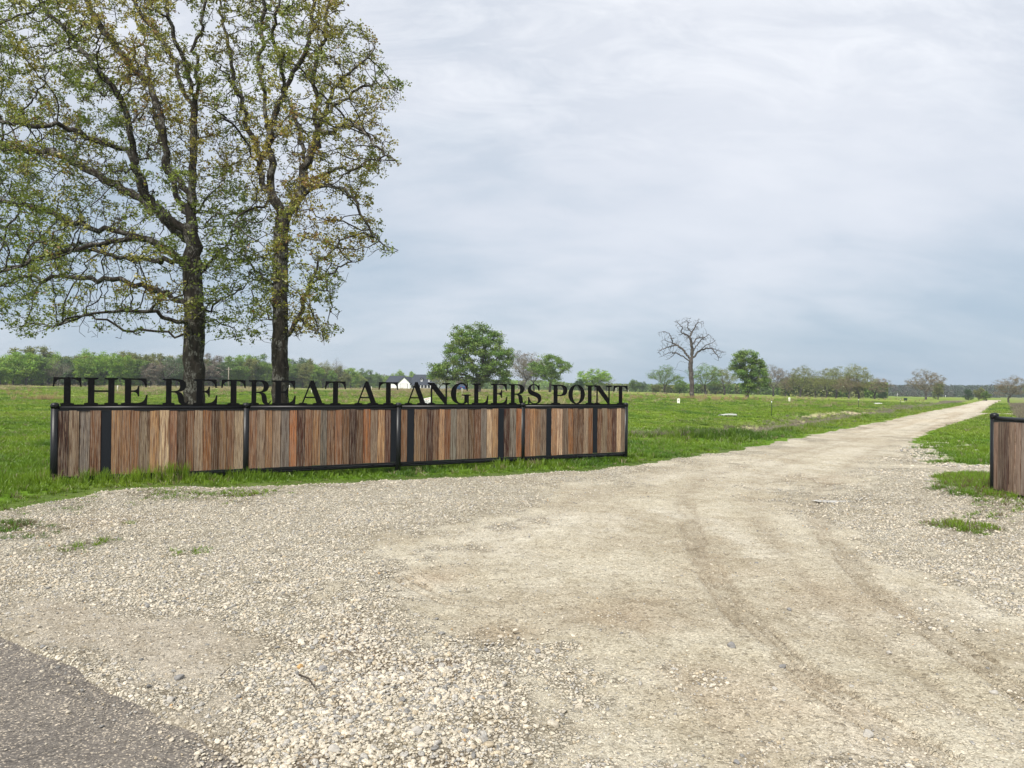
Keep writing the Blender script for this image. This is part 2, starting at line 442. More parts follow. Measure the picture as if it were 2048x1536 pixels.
RUTS = [([(2000, 803), (1900, 823), (1800, 849), (1650, 890), (1500, 928), (1420, 950), (1385, 972), (1368, 1000), (1380, 1060), (1434, 1178), (1540, 1300), (1683, 1415), (1880, 1530)], 0.12, 0.6, 0),
        ([(1992, 812), (1900, 838), (1780, 882), (1700, 930), (1650, 965), (1625, 1010), (1650, 1075), (1720, 1150), (1841, 1255), (2048, 1390), (2300, 1520)], 0.12, 0.65, 0),
        ([(1996, 808), (1880, 832), (1740, 872), (1600, 915), (1520, 950), (1500, 1000), (1540, 1080), (1640, 1190), (1800, 1330), (2048, 1500)], 0.10, 0.5, 0),
        ([(1220, 1150), (1260, 1250), (1380, 1380), (1520, 1536)], 0.12, 0.35, 0),
        ([(1980, 806), (1850, 838), (1700, 876), (1560, 905), (1420, 930), (1300, 955), (1150, 1000), (1000, 1075), (880, 1150)], 0.20, 0.35, 0),
        ([(795, 1158), (850, 1180), (900, 1206)], 0.03, 1.0, 1), ([(815, 1153), (870, 1172), (915, 1195)], 0.03, 0.8, 1)]
for off in (-0.10, -0.03, 0.05, 0.12):
    for src in (0, 1):
        RUTS.append((RUTS[src][0], 0.022, 0.85, 2 + off))
def shift_line(p, o):
    q = []
    for i in range(len(p)):
        (ax, ay), (bx, by) = p[max(i - 1, 0)], p[min(i + 1, len(p) - 1)]
        L_ = math.hypot(bx - ax, by - ay) + 1e-9
        q.append((p[i][0] - (by - ay) / L_ * o, p[i][1] + (bx - ax) / L_ * o))
    return q
def smooth_line(p, n=3):
    for _ in range(n):
        q = [p[0]]
        for a_, b_ in zip(p[:-1], p[1:]):
            q += [(a_[0] * .75 + b_[0] * .25, a_[1] * .75 + b_[1] * .25), (a_[0] * .25 + b_[0] * .75, a_[1] * .25 + b_[1] * .75)]
        p = q + [p[-1]]
    return p
RUTS = [(shift_line(smooth_line(pix_poly(a), 2), (d - 2) if d > 1.5 else 0), b, c, d) for a, b, c, d in RUTS]
PATCH2 = pix_poly([(1866, 985), (1880, 965), (1905, 955), (1950, 951), (1990, 960), (2100, 975), (2200, 1040), (2048, 1028), (1943, 1016), (1885, 1004)])
PATCH3 = pix_poly([(1834, 1050), (1880, 1042), (1960, 1050), (2012, 1056), (2010, 1066), (1960, 1072), (1900, 1064)])
SMALL = [(22, 1056, 0.42, 1.0), (60, 1075, 0.4, 0.5), (150, 1098, 0.28, 0.8), (208, 1084, 0.26, 0.8), (180, 1090, 0.35, 0.4), (395, 1106, 0.2, 0.6), (365, 1104, 0.18, 0.4), (255, 1050, 0.15, 0.5), (120, 1010, 0.9, 0.35), (300, 1000, 0.5, 0.5), (330, 992, 0.6, 0.6),
         (400, 990, 0.6, 0.7), (470, 987, 0.6, 0.7), (520, 986, 0.5, 0.6), (460, 1006, 0.3, 0.4), (1795, 940, 0.5, 0.4), (1770, 915, 0.4, 0.3), (1880, 945, 0.5, 0.4), (1945, 1030, 0.35, 0.5), (1990, 1036, 0.3, 0.5), (1825, 925, 0.5, 0.3), (2010, 1010, 0.6, 0.6),
         (640, 975, 0.4, 0.4), (90, 1104, 0.2, 0.4), (60, 1106, 0.2, 0.3)]
SMALL = [(*land_hit(a, b), c, d * 0.8) for a, b, c, d in SMALL]
def patches(x, y):
    """sparse grass on the gravel, 0..1"""
    n = fbm(x * 3.1, y * 3.1, 31, 3)
    g = np.clip(-poly_sd(x, y, PATCH2) / 0.25 + 0.5 + (n - 0.5) * 2.6, 0, 1) * 0.95
    g = np.maximum(g, np.clip(-poly_sd(x, y, PATCH3) / 0.15 + 0.6 + (n - 0.5) * 2.2, 0, 1) * 0.8)
    for cx, cy, r, a in SMALL:
        d = np.hypot((x - cx), (y - cy) * 0.8) / r
        g = np.maximum(g, a * np.clip(1.25 - d + (n - 0.5) * 1.6, 0, 1))
    return g
def gravel_sd(x, y):
    n = (fbm(x * 1.3, y * 1.3, 3, 4) - 0.5) * 0.55
    n = n * np.where(tarmac_sd(x, y) < 1.2, 0.16, np.clip(y / 14, 0.35, 1.8))
    sd = poly_sd(x, y, GRAVEL) + n
    return sd
def edge_sink(x, y, sd):
    return np.where(tarmac_sd(x, y) < 0.9, 0.05 * sstep(-0.06, 0.0, sd), 0.05 * sstep(-0.35, 0.0, sd))
def zone(x, y):
    k = np.clip(y / 12, 0.3, 3)
    n = (fbm(x * 0.9, y * 0.9, 17, 4) - 0.5)
    n2 = (fbm(x * 2.6, y * 2.6, 19, 3) - 0.5)
    pack = np.clip(0.5 - (poly_sd(x, y, PACK) + n * 3.0 * np.maximum(k, 0.6) + n2 * 2.6 + (fbm(x * 7, y * 7, 23, 2) - 0.5) * 1.6) / (2.4 * np.maximum(k, 0.6)), 0, 1)
    pile = np.clip(0.5 - (poly_sd(x, y, PILE) + n * 0.9 + n2 * 0.7) / 0.45, 0, 1)
    fines = np.clip(0.5 - (poly_sd(x, y, FINES) + n * 0.8 + n2 * 0.4) / 0.4, 0, 1)
    rut = np.zeros_like(x)
    for pts, w, a, kd in RUTS:
        d = line_d(x, y, pts)
        ww = w * (np.clip(y / 9, 0.6, 1.6) if kd == 0 else np.clip(y / 5, 0.8, 3.0))
        br = np.clip(0.35 + 1.5 * (n2 + 0.25), 0, 1) if kd == 0 else np.clip((fbm(x * 1.7 + kd * 9, y * 1.7, 61, 2) - 0.36) * 6, 0, 1) * (1 - sstep(9, 16, y)) if kd > 1.5 else 1.0
        rut = np.maximum(rut, a * np.exp(-(d / ww) ** 2) * br)
    return pack, pile, fines, rut, n, n2
def lerp(a, b, t):
    return a * (1 - t[:, None]) + np.asarray(b)[None, :] * t[:, None]

def rgt_gap(x, y):
    d = road_off(x, y)
    m = ((d < -4.2) & (y > 13) & (y < 27) & (x < 16)).astype(float)
    e = np.clip(1.0 - poly_sd(x, y, GRAVEL) / 3.2, 0, 1)
    return m * np.clip((fbm(x * 1.1, y * 1.5, 141, 3) - 0.64 + 0.20 * e) * 9, 0, 1)
# field sheet -------------------------------------------------------
ys = np.concatenate([np.linspace(-24, 1.5, 14), np.geomspace(2.2, 760, 250)])
us = np.linspace(-1.08, 1.08, 260)
YY, UU = np.meshgrid(ys, us, indexing='ij')
XX = UU * (np.abs(YY) + 12)
x, y = XX.ravel(), YY.ravel()
gs = poly_sd(x, y, GRAVEL); ts = tarmac_sd(x, y)
z = terrain(x, y) - 0.11 * sstep(-0.15, -0.9, gs) - 0.12 * (1 - sstep(-0.2, 0.4, ts)) * (1 - (gs < 0))
z = z - 0.10 * sstep(14, 4, y) * (ts < 0.3)
n1, n2, n3 = fbm(x * 0.12, y * 0.05, 41, 4), fbm(x * 0.6, y * 0.22, 43, 4), fbm(x * 0.03, y * 0.02, 45, 3)
lush, yel, olive, tan = (0.095, 0.175, 0.014), (0.200, 0.250, 0.036), (0.165, 0.185, 0.052), (0.27, 0.225, 0.125)
c = np.tile(np.array(lush), (len(x), 1))
far = sstep(22, 70, y)
c = lerp(c, yel, far * np.clip(0.35 + 1.6 * (n1 - 0.35), 0, 1))
c = lerp(c, olive, far * np.clip((n2 - 0.52) * 3.2, 0, 0.5))
u = x / np.maximum(y, 1)
dry = (1 - 0.9 * sstep(0.0, 0.25, u)) * sstep(60, 150, y) * np.clip((n2 + n3 * 0.6 - 0.72) * 4.0, 0, 0.85) * np.clip(1.1 - u * 0.5, 0.35, 1)
c = lerp(c, tan, dry)
# purplish dry strip in a band in front of the house
c = lerp(c, (0.165, 0.135, 0.085), sstep(75, 110, y) * (1 - sstep(240, 320, y)) * np.clip(1 - np.abs(u + 0.17) / 0.17, 0, 1) * 0.75)
d = road_off(x, y); al = (x - ROAD0[0]) * RDIR[0] + (y - ROAD0[1]) * RDIR[1]
band = np.exp(-((d - 3.2 + (n2 - 0.5) * 2.2) / 1.25) ** 2) * sstep(9, 16, al) * (1 - sstep(220, 300, al))
c = lerp(c, (0.23, 0.20, 0.15), band * 0.85)
bare = np.exp(-((d - 4.8) / 0.9) ** 2) * sstep(8, 14, al) * np.clip((fbm(al * 0.16, d * 0.5, 57, 3) - 0.44) * 9, 0, 1) * (1 - sstep(60, 90, al))
c = lerp(c, (0.50, 0.42, 0.30), bare)
shoulder = np.exp(-((d - 7.6) / 1.5) ** 2) * sstep(14, 22, al) * np.clip((n2 - 0.45) * 5, 0, 1)
c = lerp(c, (0.15, 0.16, 0.10), shoulder * 0.5)
rgt = ((d < -5) & (y > 14)).astype(float)
c = lerp(c, (0.20, 0.175, 0.11), rgt * sstep(34, 50, y) * np.clip(0.5 + (n2 - 0.5) * 3, 0, 1) * (1 - np.exp(-((d + 7.5) / 2.5) ** 2)))
bgap = rgt_gap(x, y)
c = lerp(c, (0.34, 0.32, 0.275), bgap)
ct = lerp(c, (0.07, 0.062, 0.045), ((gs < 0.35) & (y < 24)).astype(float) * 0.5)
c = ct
nx, ny = len(us), len(ys)
idx = np.arange(nx * ny).reshape(ny, nx)
fc = np.stack([idx[:-1, :-1], idx[:-1, 1:], idx[1:, 1:], idx[1:, :-1]], -1).reshape(-1, 4)
def fieldmat():
    m, nt, out = newmat('field_turf')
    g = nt.nodes.new('ShaderNodeNewGeometry'); P = g.outputs['Position']
    a = attr(nt, 'col')
    n1 = noise(nt, P, 1.6, 6, 0.65, 0.5, sc=(1, 0.6, 1)); n2 = noise(nt, P, 14, 4, 0.7); n3 = noise(nt, P, 0.25, 5, 0.6, 0.6)
    f = math_n(nt, 'ADD', math_n(nt, 'MULTIPLY', n1.outputs[0], 0.7), math_n(nt, 'MULTIPLY', n2.outputs[0], 0.5))
    c = mixc(nt, 1.0, a.outputs['Color'], ramp(nt, f, [(0.3, (0.45, 0.45, 0.4)), (0.6, (1.0, 1.0, 1.0)), (0.85, (1.45, 1.4, 1.2))]), 'MULTIPLY')
    c = mixc(nt, 1.0, c, ramp(nt, n3.outputs[0], [(0.35, (0.72, 0.82, 0.6)), (0.6, (1.1, 1.05, 1.1))]), 'MULTIPLY')
    principled(nt, out, c, 0.95, 0.1, 0, f, 0.8, 0.08)
    return m
M_field = fieldmat()
fo = link('field', mesh_np('field', np.stack([x, y, z], 1), fc, M_field, True, {'col': ('FLOAT_COLOR', c)}))
tag(fo, kind='structure')

# gravel drive and road ----------------------------------------------
ys = np.geomspace(1.6, 262, 880); us = np.linspace(-1.15, 1.35, 600)
YY, UU = np.meshgrid(ys, us, indexing='ij'); XX = UU * YY
x, y = XX.ravel(), YY.ravel()
sd = gravel_sd(x, y)
ddr = poly_sd(x, y, DRIVE)
sd = np.minimum(sd, ddr)
pack, pile, fines, rut, n, n2 = zone(x, y)
grn = patches(x, y)
fade = 1 - sstep(30, 80, y)
z = terrain(x, y) + 0.016 + 0.028 * pile * (0.4 + 1.2 * np.clip(n2 + 0.5, 0, 1)) - 0.04 * rut * fade
z += (fbm(x * 1.7, y * 1.7, 71, 3) - 0.5) * 0.05 * fade + (fbm(x * 9, y * 9, 73, 3) - 0.5) * 0.016 * (1 - sstep(12, 25, y))
z -= edge_sink(x, y, sd)
ptx, pty = flat_hit(1662, 1000)
pud = np.exp(-(((x - ptx) * 0.9) ** 2 / 0.5 + (y - pty) ** 2 / 0.12))
z -= 0.05 * pud
for (cx, cy, r, dep) in [(*flat_hit(900, 1165), 0.45, 0.05), (*flat_hit(1000, 1260), 0.3, 0.03)]:
    z -= dep * np.exp(-((x - cx) ** 2 + (y - cy) ** 2) / r ** 2)
dirt, dirt2, light, grey, brown = (0.505, 0.465, 0.370), (0.425, 0.38, 0.295), (0.575, 0.54, 0.455), (0.53, 0.50, 0.42), (0.215, 0.165, 0.11)
c = np.tile(np.array(grey), (len(x), 1))
c = lerp(c, light, np.clip(0.5 + n2 * 2.5, 0, 1) * 0.5)
c = lerp(c, dirt, pack * 0.95)
c = lerp(c, dirt2, pack * np.clip((fbm(x * 0.7, y * 0.7, 81, 4) - 0.45) * 4.0, 0, 0.9))
c = lerp(c, light, pack * np.clip((fbm(x * 1.1, y * 0.6, 83, 4) - 0.55) * 6.0, 0, 0.6))
c = lerp(c, (0.38, 0.34, 0.28), fines * 0.85)
c = lerp(c, (0.22, 0.195, 0.16), np.clip(1 - tarmac_sd(x, y) / 0.08 + n2, 0, 1) * 0.35)
c = lerp(c, (0.29, 0.245, 0.19), pile * np.clip(0.25 + (fbm(x * 2.2, y * 2.2, 87, 3) - 0.4) * 3.5, 0, 0.95))
c = lerp(c, (0.31, 0.265, 0.20), rut * 0.85)
stn = [(*flat_hit(870, 1150), 0.40, 0.55), (*flat_hit(1000, 1265), 0.32, 0.5), (*flat_hit(1250, 1235), 0.5, 0.4), (*flat_hit(1640, 960), 0.9, 0.35), (*flat_hit(1850, 842), 4.5, 0.35), (*flat_hit(1730, 850), 3.0, 0.2), (*flat_hit(200, 1042), 0.9, 0.4), (*flat_hit(1560, 1420), 0.8, 0.45), (*flat_hit(1690, 1200), 0.6, 0.35), (*flat_hit(30, 1062), 0.5, 0.5), (*flat_hit(1480, 1150), 0.8, 0.25)]
for cx, cy, r, a in stn:
    dd = np.hypot(x - cx, y - cy) / r
    c = lerp(c, (0.34, 0.26, 0.175) if cy < 20 else (0.50, 0.40, 0.25), a * np.clip(1.15 - dd + n2 * 1.2, 0, 1))
c = lerp(c, (0.10, 0.10, 0.05), grn * 0.75)
c = lerp(c, (0.62, 0.58, 0.49), np.clip(sstep(26, 40, y) * (0.45 + n * 1.2), 0, 0.75))
# wheel streaks along the straight road
al = (x - ROAD0[0]) * RDIR[0] + (y - ROAD0[1]) * RDIR[1]
dd = road_off(x, y)
st = fbm(dd * 1.6, al * 0.05, 91, 3)
c = lerp(c, (0.43, 0.37, 0.28), sstep(14, 24, al) * np.clip((st - 0.50) * 5, 0, 0.75))
loose = np.clip((1 - pack) * (1 - 0.75 * fines) + pile, 0, 1) * (1 - 0.6 * rut)
keep = (sd < 0.03)
idx = np.arange(len(x)).reshape(len(ys), len(us))
fc = np.stack([idx[:-1, :-1], idx[:-1, 1:], idx[1:, 1:], idx[1:, :-1]], -1).reshape(-1, 4)
fc = fc[keep[fc].all(1)]
used = np.unique(fc); rm = np.full(len(x), -1); rm[used] = np.arange(len(used)); fc = rm[fc]
def gravelmat():
    m, nt, out = newmat('crushed_stone')
    g = nt.nodes.new('ShaderNodeNewGeometry'); P = g.outputs['Position']
    a = attr(nt, 'col'); lo = attr(nt, 'loose').outputs['Fac']
    def cells(scale, gap):
        wv = noise(nt, P, scale * 0.9, 2, 0.5)
        s = nd(nt, 'ShaderNodeVectorMath', {'Scale': 0.6 / scale}, operation='SCALE'); nt.links.new(wv.outputs['Color'], s.inputs[0])
        ad = nd(nt, 'ShaderNodeVectorMath', operation='ADD'); nt.links.new(P, ad.inputs[0]); nt.links.new(s.outputs[0], ad.inputs[1])
        v1 = nd(nt, 'ShaderNodeTexVoronoi', {'Scale': scale}, feature='F1'); nt.links.new(ad.outputs[0], v1.inputs['Vector'])
        v2 = nd(nt, 'ShaderNodeTexVoronoi', {'Scale': scale}, feature='DISTANCE_TO_EDGE'); nt.links.new(ad.outputs[0], v2.inputs['Vector'])
        sp = nd(nt, 'ShaderNodeSeparateColor'); nt.links.new(v1.outputs['Color'], sp.inputs[0])
        edge = ramp(nt, v2.outputs['Distance'], [(0.0, 0.0), (gap, 1.0)])
        return sp.outputs[0], sp.outputs[1], edge
    r1, q1, e1 = cells(34, 0.16)
    r2, q2, e2 = cells(95, 0.2)
    st = ramp(nt, r1, [(0.0, (0.42, 0.40, 0.38)), (0.25, (0.85, 0.84, 0.82)), (0.7, (1.1, 1.09, 1.07)), (1.0, (1.5, 1.5, 1.48))])
    stone = mixc(nt, 1.0, a.outputs['Color'], st, 'MULTIPLY')
    stone = mixc(nt, e1, mixc(nt, 1.0, a.outputs['Color'], (0.42, 0.39, 0.345), 'MULTIPLY'), stone)
    grit = mixc(nt, 1.0, a.outputs['Color'], ramp(nt, r2, [(0.0, (0.62, 0.6, 0.57)), (0.4, (0.97, 0.97, 0.97)), (0.85, (1.06, 1.06, 1.05)), (1.0, (1.42, 1.42, 1.42))]), 'MULTIPLY')
    n1 = noise(nt, P, 5.0, 7, 0.7, 0.3); n2 = noise(nt, P, 45, 5, 0.75); n0 = noise(nt, P, 0.8, 5, 0.65, 0.5)
    sparse = math_n(nt, 'MULTIPLY', ramp(nt, q1, [(0.72, 0), (0.74, 1)]), math_n(nt, 'MULTIPLY', e1, 0.85))
    lf = math_n(nt, 'MAXIMUM', ramp(nt, math_n(nt, 'ADD', lo, math_n(nt, 'MULTIPLY_ADD', n1.outputs[0], 0.9, -0.45)), [(0.35, 0), (0.65, 1)]), sparse)
    c = mixc(nt, lf, grit, stone)
    c = mixc(nt, 1.0, c, ramp(nt, n1.outputs[0], [(0.3, (0.78, 0.75, 0.70)), (0.55, (1.0, 1.0, 1.0)), (0.75, (1.12, 1.12, 1.12))]), 'MULTIPLY')
    c = mixc(nt, 1.0, c, ramp(nt, n2.outputs[0], [(0.3, (0.68, 0.66, 0.62)), (0.5, (1.0, 1.0, 1.0)), (0.75, (1.15, 1.15, 1.15))]), 'MULTIPLY')
    c = mixc(nt, 1.0, c, ramp(nt, n0.outputs[0], [(0.35, (0.88, 0.86, 0.82)), (0.6, (1.05, 1.05, 1.05))]), 'MULTIPLY')
    h = math_n(nt, 'ADD', math_n(nt, 'MULTIPLY', math_n(nt, 'MULTIPLY', e1, lf), math_n(nt, 'MULTIPLY_ADD', r1, 0.6, 0.6)),
               math_n(nt, 'ADD', math_n(nt, 'MULTIPLY', e2, 0.22), math_n(nt, 'ADD', math_n(nt, 'MULTIPLY', n2.outputs[0], 0.5), math_n(nt, 'MULTIPLY', n1.outputs[0], 1.2))))
    fl = noise(nt, P, 28, 3, 0.6, 0.8, sc=(0.6, 1.2, 1)); fl2 = noise(nt, P, 2.2, 4, 0.6)
    fm = math_n(nt, 'MULTIPLY', ramp(nt, fl.outputs[0], [(0.60, 0), (0.66, 0.6)]), ramp(nt, fl2.outputs[0], [(0.42, 0), (0.6, 1)]))
    c = mixc(nt, fm, c, mixc(nt, 1.0, c, (0.45, 0.40, 0.34), 'MULTIPLY'))  # dark flecks put the shade of small clumps into the colour
    h = math_n(nt, 'SUBTRACT', h, math_n(nt, 'MULTIPLY', fm, 0.8))
    principled(nt, out, c, 0.93, 0.15, 0, h, 0.85, 0.018)
    return m
M_gravel = gravelmat()
go = link('gravel_road', mesh_np('gravel_road', np.stack([x, y, z], 1)[used], fc, M_gravel, True,
          {'col': ('FLOAT_COLOR', c[used]), 'loose': ('FLOAT', loose[used])}))
tag(go, kind='structure')
def gz(x, y):
    """height of the gravel sheet"""
    pack, pile, fines, rut, n, n2 = zone(x, y)
    zz = terrain(x, y) + 0.016 + 0.028 * pile * (0.4 + 1.2 * np.clip(n2 + 0.5, 0, 1)) - 0.04 * rut * (1 - sstep(30, 80, y))
    zz += (fbm(x * 1.7, y * 1.7, 71, 3) - 0.5) * 0.05 * (1 - sstep(30, 80, y))
    return zz + (fbm(x * 9, y * 9, 73, 3) - 0.5) * 0.016 * (1 - sstep(12, 25, y)) - edge_sink(x, y, gravel_sd(x, y))

# tarmac in the corner ------------------------------------------------
a_ = np.arange(-30, 30, 0.12); b_ = np.concatenate([np.arange(0.9, -3.5, -0.06), np.arange(-3.6, -10, -0.5)])
AA, BB = np.meshgrid(a_, b_, indexing='ij')
x = (-3.54 + AA * 0.79 + BB * 0.61).ravel(); y = (5.1 - AA * 0.61 + BB * 0.79).ravel()
z = terrain(x, y) * 0 - 0.010 + (fbm(x * 0.6, y * 0.6, 95, 2) - 0.5) * 0.02 - 0.04 * sstep(0.3, 0.9, tarmac_sd(x, y))
idx = np.arange(len(x)).reshape(len(a_), len(b_))
fc = np.stack([idx[:-1, :-1], idx[:-1, 1:], idx[1:, 1:], idx[1:, :-1]], -1).reshape(-1, 4)
def tarmat():
    m, nt, out = newmat('old_asphalt')
    g = nt.nodes.new('ShaderNodeNewGeometry'); P = g.outputs['Position']
    v = nd(nt, 'ShaderNodeTexVoronoi', {'Scale': 130}, feature='F1'); nt.links.new(P, v.inputs['Vector'])
    sp = nd(nt, 'ShaderNodeSeparateColor'); nt.links.new(v.outputs['Color'], sp.inputs[0])
    n1 = noise(nt, P, 1.6, 6, 0.65, 0.5); n2 = noise(nt, P, 40, 4, 0.7); n3 = noise(nt, P, 220, 3, 0.7)
    c = mixc(nt, ramp(nt, n1.outputs[0], [(0.35, 0), (0.65, 1)]), (0.124, 0.112, 0.100), (0.178, 0.160, 0.138))
    c = mixc(nt, 1.0, c, ramp(nt, sp.outputs[0], [(0, (0.6, 0.6, 0.6)), (0.75, (1.1, 1.1, 1.1)), (0.87, (1.5, 1.5, 1.45)), (0.95, (3.0, 2.9, 2.6))]), 'MULTIPLY')
    c = mixc(nt, 1.0, c, ramp(nt, n2.outputs[0], [(0.3, (0.72, 0.7, 0.68)), (0.7, (1.2, 1.2, 1.2))]), 'MULTIPLY')
    ck = noise(nt, P, 0.9, 6, 0.7, 1.0)
    c = mixc(nt, ramp(nt, ck.outputs[0], [(0.494, 0), (0.5, 0.7), (0.506, 0)]), c, (0.03, 0.028, 0.026))
    principled(nt, out, c, 0.85, 0.25, 0, math_n(nt, 'ADD', sp.outputs[1], n3.outputs[0]), 0.6, 0.005)
    return m
to = link('asphalt_road', mesh_np('asphalt_road', np.stack([x, y, z], 1), fc, tarmat(), True)); tag(to, kind='structure')

# puddle ------------------------------------------------------------
mm, nt, out = newmat('puddle_glare')
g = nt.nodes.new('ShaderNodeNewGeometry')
principled(nt, out, (0.42, 0.40, 0.36), 0.3, 0.5, 0, noise(nt, g.outputs['Position'], 14, 3).outputs[0], 0.08, 0.01)  # pale silt colour also carries the white sky glare off the water
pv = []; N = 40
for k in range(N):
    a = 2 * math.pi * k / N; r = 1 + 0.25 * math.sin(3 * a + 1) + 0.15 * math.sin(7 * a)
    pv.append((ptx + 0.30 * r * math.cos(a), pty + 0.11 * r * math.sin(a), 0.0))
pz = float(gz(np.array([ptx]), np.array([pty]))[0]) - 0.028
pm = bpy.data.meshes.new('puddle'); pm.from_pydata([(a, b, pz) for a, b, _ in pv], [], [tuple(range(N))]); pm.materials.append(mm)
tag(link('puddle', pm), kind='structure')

# ------------------------------------------------------------------ scattering with geometry nodes (instances of shapes held in the same mesh)
def scatter_obj(name, protos, P, rot, scl, tint, mat, label, smooth=False):
    """protos: list of (verts, faces, hgt); P points (n,3); every point becomes one copy of a proto"""
    V, F, pid, hg = [], [], [], []
    b = 0
    for k, (v, f, h) in enumerate(protos):
        V.append(np.asarray(v, float)); F += [tuple(int(i) + b for i in q) for q in f]; b += len(v)
        pid += [k] * len(v); hg += list(h)
    V.append(P); n = len(P)
    pid += [-1] * n; hg += [0.0] * n
    V = np.concatenate(V)
    me = bpy.data.meshes.new(name); me.vertices.add(len(V)); me.vertices.foreach_set('co', V.astype(np.float32).ravel())
    sizes = np.array([len(q) for q in F]); tot = int(sizes.sum())
    me.loops.add(tot); me.loops.foreach_set('vertex_index', np.concatenate([np.array(q) for q in F]).astype(np.int32))
    me.polygons.add(len(F)); me.polygons.foreach_set('loop_start', np.concatenate([[0], np.cumsum(sizes)[:-1]]).astype(np.int32))
    me.update(calc_edges=True)
    if smooth: me.polygons.foreach_set('use_smooth', np.ones(len(F), bool))
    m0 = len(V) - n
    def put(an, ty, key, data, pad):
        at = me.attributes.new(an, ty, 'POINT')
        at.data.foreach_set(key, np.concatenate([np.tile(np.array(pad, np.float32), (m0, 1)), np.asarray(data, np.float32).reshape(n, -1)]).ravel())
    at = me.attributes.new('pid', 'INT', 'POINT'); at.data.foreach_set('value', np.array(pid, np.int32))
    at = me.attributes.new('hgt', 'FLOAT', 'POINT'); at.data.foreach_set('value', np.array(hg, np.float32))
    put('rot', 'FLOAT_VECTOR', 'vector', rot, (0, 0, 0)); put('scl', 'FLOAT_VECTOR', 'vector', scl, (1, 1, 1))
    put('tint', 'FLOAT_COLOR', 'color', np.hstack([tint, np.ones((n, 1))]), (1, 1, 1, 1))
    at = me.attributes.new('which', 'INT', 'POINT'); at.data.foreach_set('value', np.concatenate([np.zeros(m0), RS.randint(0, len(protos), n)]).astype(np.int32))
    me.materials.append(mat)
    o = link(name, me)
    gn = bpy.data.node_groups.new(name + '_nodes', 'GeometryNodeTree')
    gn.interface.new_socket('Geometry', in_out='INPUT', socket_type='NodeSocketGeometry')
    gn.interface.new_socket('Geometry', in_out='OUTPUT', socket_type='NodeSocketGeometry')
    gi = gn.nodes.new('NodeGroupInput'); go_ = gn.nodes.new('NodeGroupOutput')
    def na(nm, dt):
        q = gn.nodes.new('GeometryNodeInputNamedAttribute'); q.data_type = dt; q.inputs['Name'].default_value = nm
        return [s for s in q.outputs if s.name == 'Attribute' and s.enabled][0]
    pidn = na('pid', 'INT')
    def sel(k):
        cmp = gn.nodes.new('FunctionNodeCompare'); cmp.data_type = 'INT'; cmp.operation = 'EQUAL'
        gn.links.new(pidn, [s for s in cmp.inputs if s.type == 'INT'][0]); [s for s in cmp.inputs if s.type == 'INT'][1].default_value = k
        sg = gn.nodes.new('GeometryNodeSeparateGeometry'); sg.domain = 'POINT'
        gn.links.new(gi.outputs[0], sg.inputs[0]); gn.links.new(cmp.outputs[0], sg.inputs['Selection'])
        return sg.outputs[0]
    j = gn.nodes.new('GeometryNodeJoinGeometry')
    for k in reversed(range(len(protos))):
        g2 = gn.nodes.new('GeometryNodeGeometryToInstance'); gn.links.new(sel(k), g2.inputs[0]); gn.links.new(g2.outputs[0], j.inputs[0])
    iop = gn.nodes.new('GeometryNodeInstanceOnPoints')
    gn.links.new(sel(-1), iop.inputs['Points']); gn.links.new(j.outputs[0], iop.inputs['Instance'])
    iop.inputs['Pick Instance'].default_value = True
    gn.links.new(na('which', 'INT'), iop.inputs['Instance Index'])
    e2r = gn.nodes.new('FunctionNodeEulerToRotation'); gn.links.new(na('rot', 'FLOAT_VECTOR'), e2r.inputs[0]); gn.links.new(e2r.outputs[0], iop.inputs['Rotation'])
    gn.links.new(na('scl', 'FLOAT_VECTOR'), iop.inputs['Scale'])
    gn.links.new(iop.outputs[0], go_.inputs[0])
    md = o.modifiers.new('scatter', 'NODES'); md.node_group = gn
    tag(o, label[0], label[1], None, 'stuff')
    return o
def sample(ya, yb, dmax, um=0.86, u0=None):
    u0 = -um if u0 is None else u0
    n = int((um - u0) / 2 * (yb * yb - ya * ya) * dmax)
    yy = np.sqrt(ya * ya + RS.rand(n) * (yb * yb - ya * ya))
    return (u0 + RS.rand(n) * (um - u0)) * yy, yy

# stones --------------------------------------------------------------
import bmesh
def stone_mesh(seed, sub=2):
    bm = bmesh.new(); bmesh.ops.create_icosphere(bm, subdivisions=sub, radius=1.0)
    r = random.Random(seed)
    pl = [(Vector((r.gauss(0, 1), r.gauss(0, 1), r.gauss(0, 1))).normalized(), r.uniform(0.55, 0.85)) for _ in range(9)]
    for v in bm.verts:
        for nn, dd in pl:                       # broken faces
            k = v.co.dot(nn)
            if k > dd: v.co -= nn * (k - dd) * 0.95
        v.co *= 1 + r.uniform(-0.04, 0.04)
    vs = [tuple(v.co) for v in bm.verts]; bm.verts.ensure_lookup_table()
    fs = [tuple(v.index for v in f.verts) for f in bm.faces]; bm.free()
    return vs, fs, [0.0] * len(vs)
def stonemat():
    m, nt, out = newmat('limestone_chip')
    a = attr(nt, 'tint', 'INSTANCER')
    tcn = nt.nodes.new('ShaderNodeTexCoord')
    n = noise(nt, tcn.outputs['Object'], 2.2, 6, 0.7)
    c = mixc(nt, 1.0, a.outputs['Color'], ramp(nt, n.outputs[0], [(0.36, (0.50, 0.45, 0.38)), (0.5, (0.92, 0.9, 0.87)), (0.65, (1.1, 1.1, 1.1))]), 'MULTIPLY')
    principled(nt, out, c, 0.9, 0.2, 0, n.outputs[0], 0.3, 0.05)
    return m
M_stone = stonemat()
SP = [stone_mesh(k) for k in range(9)]
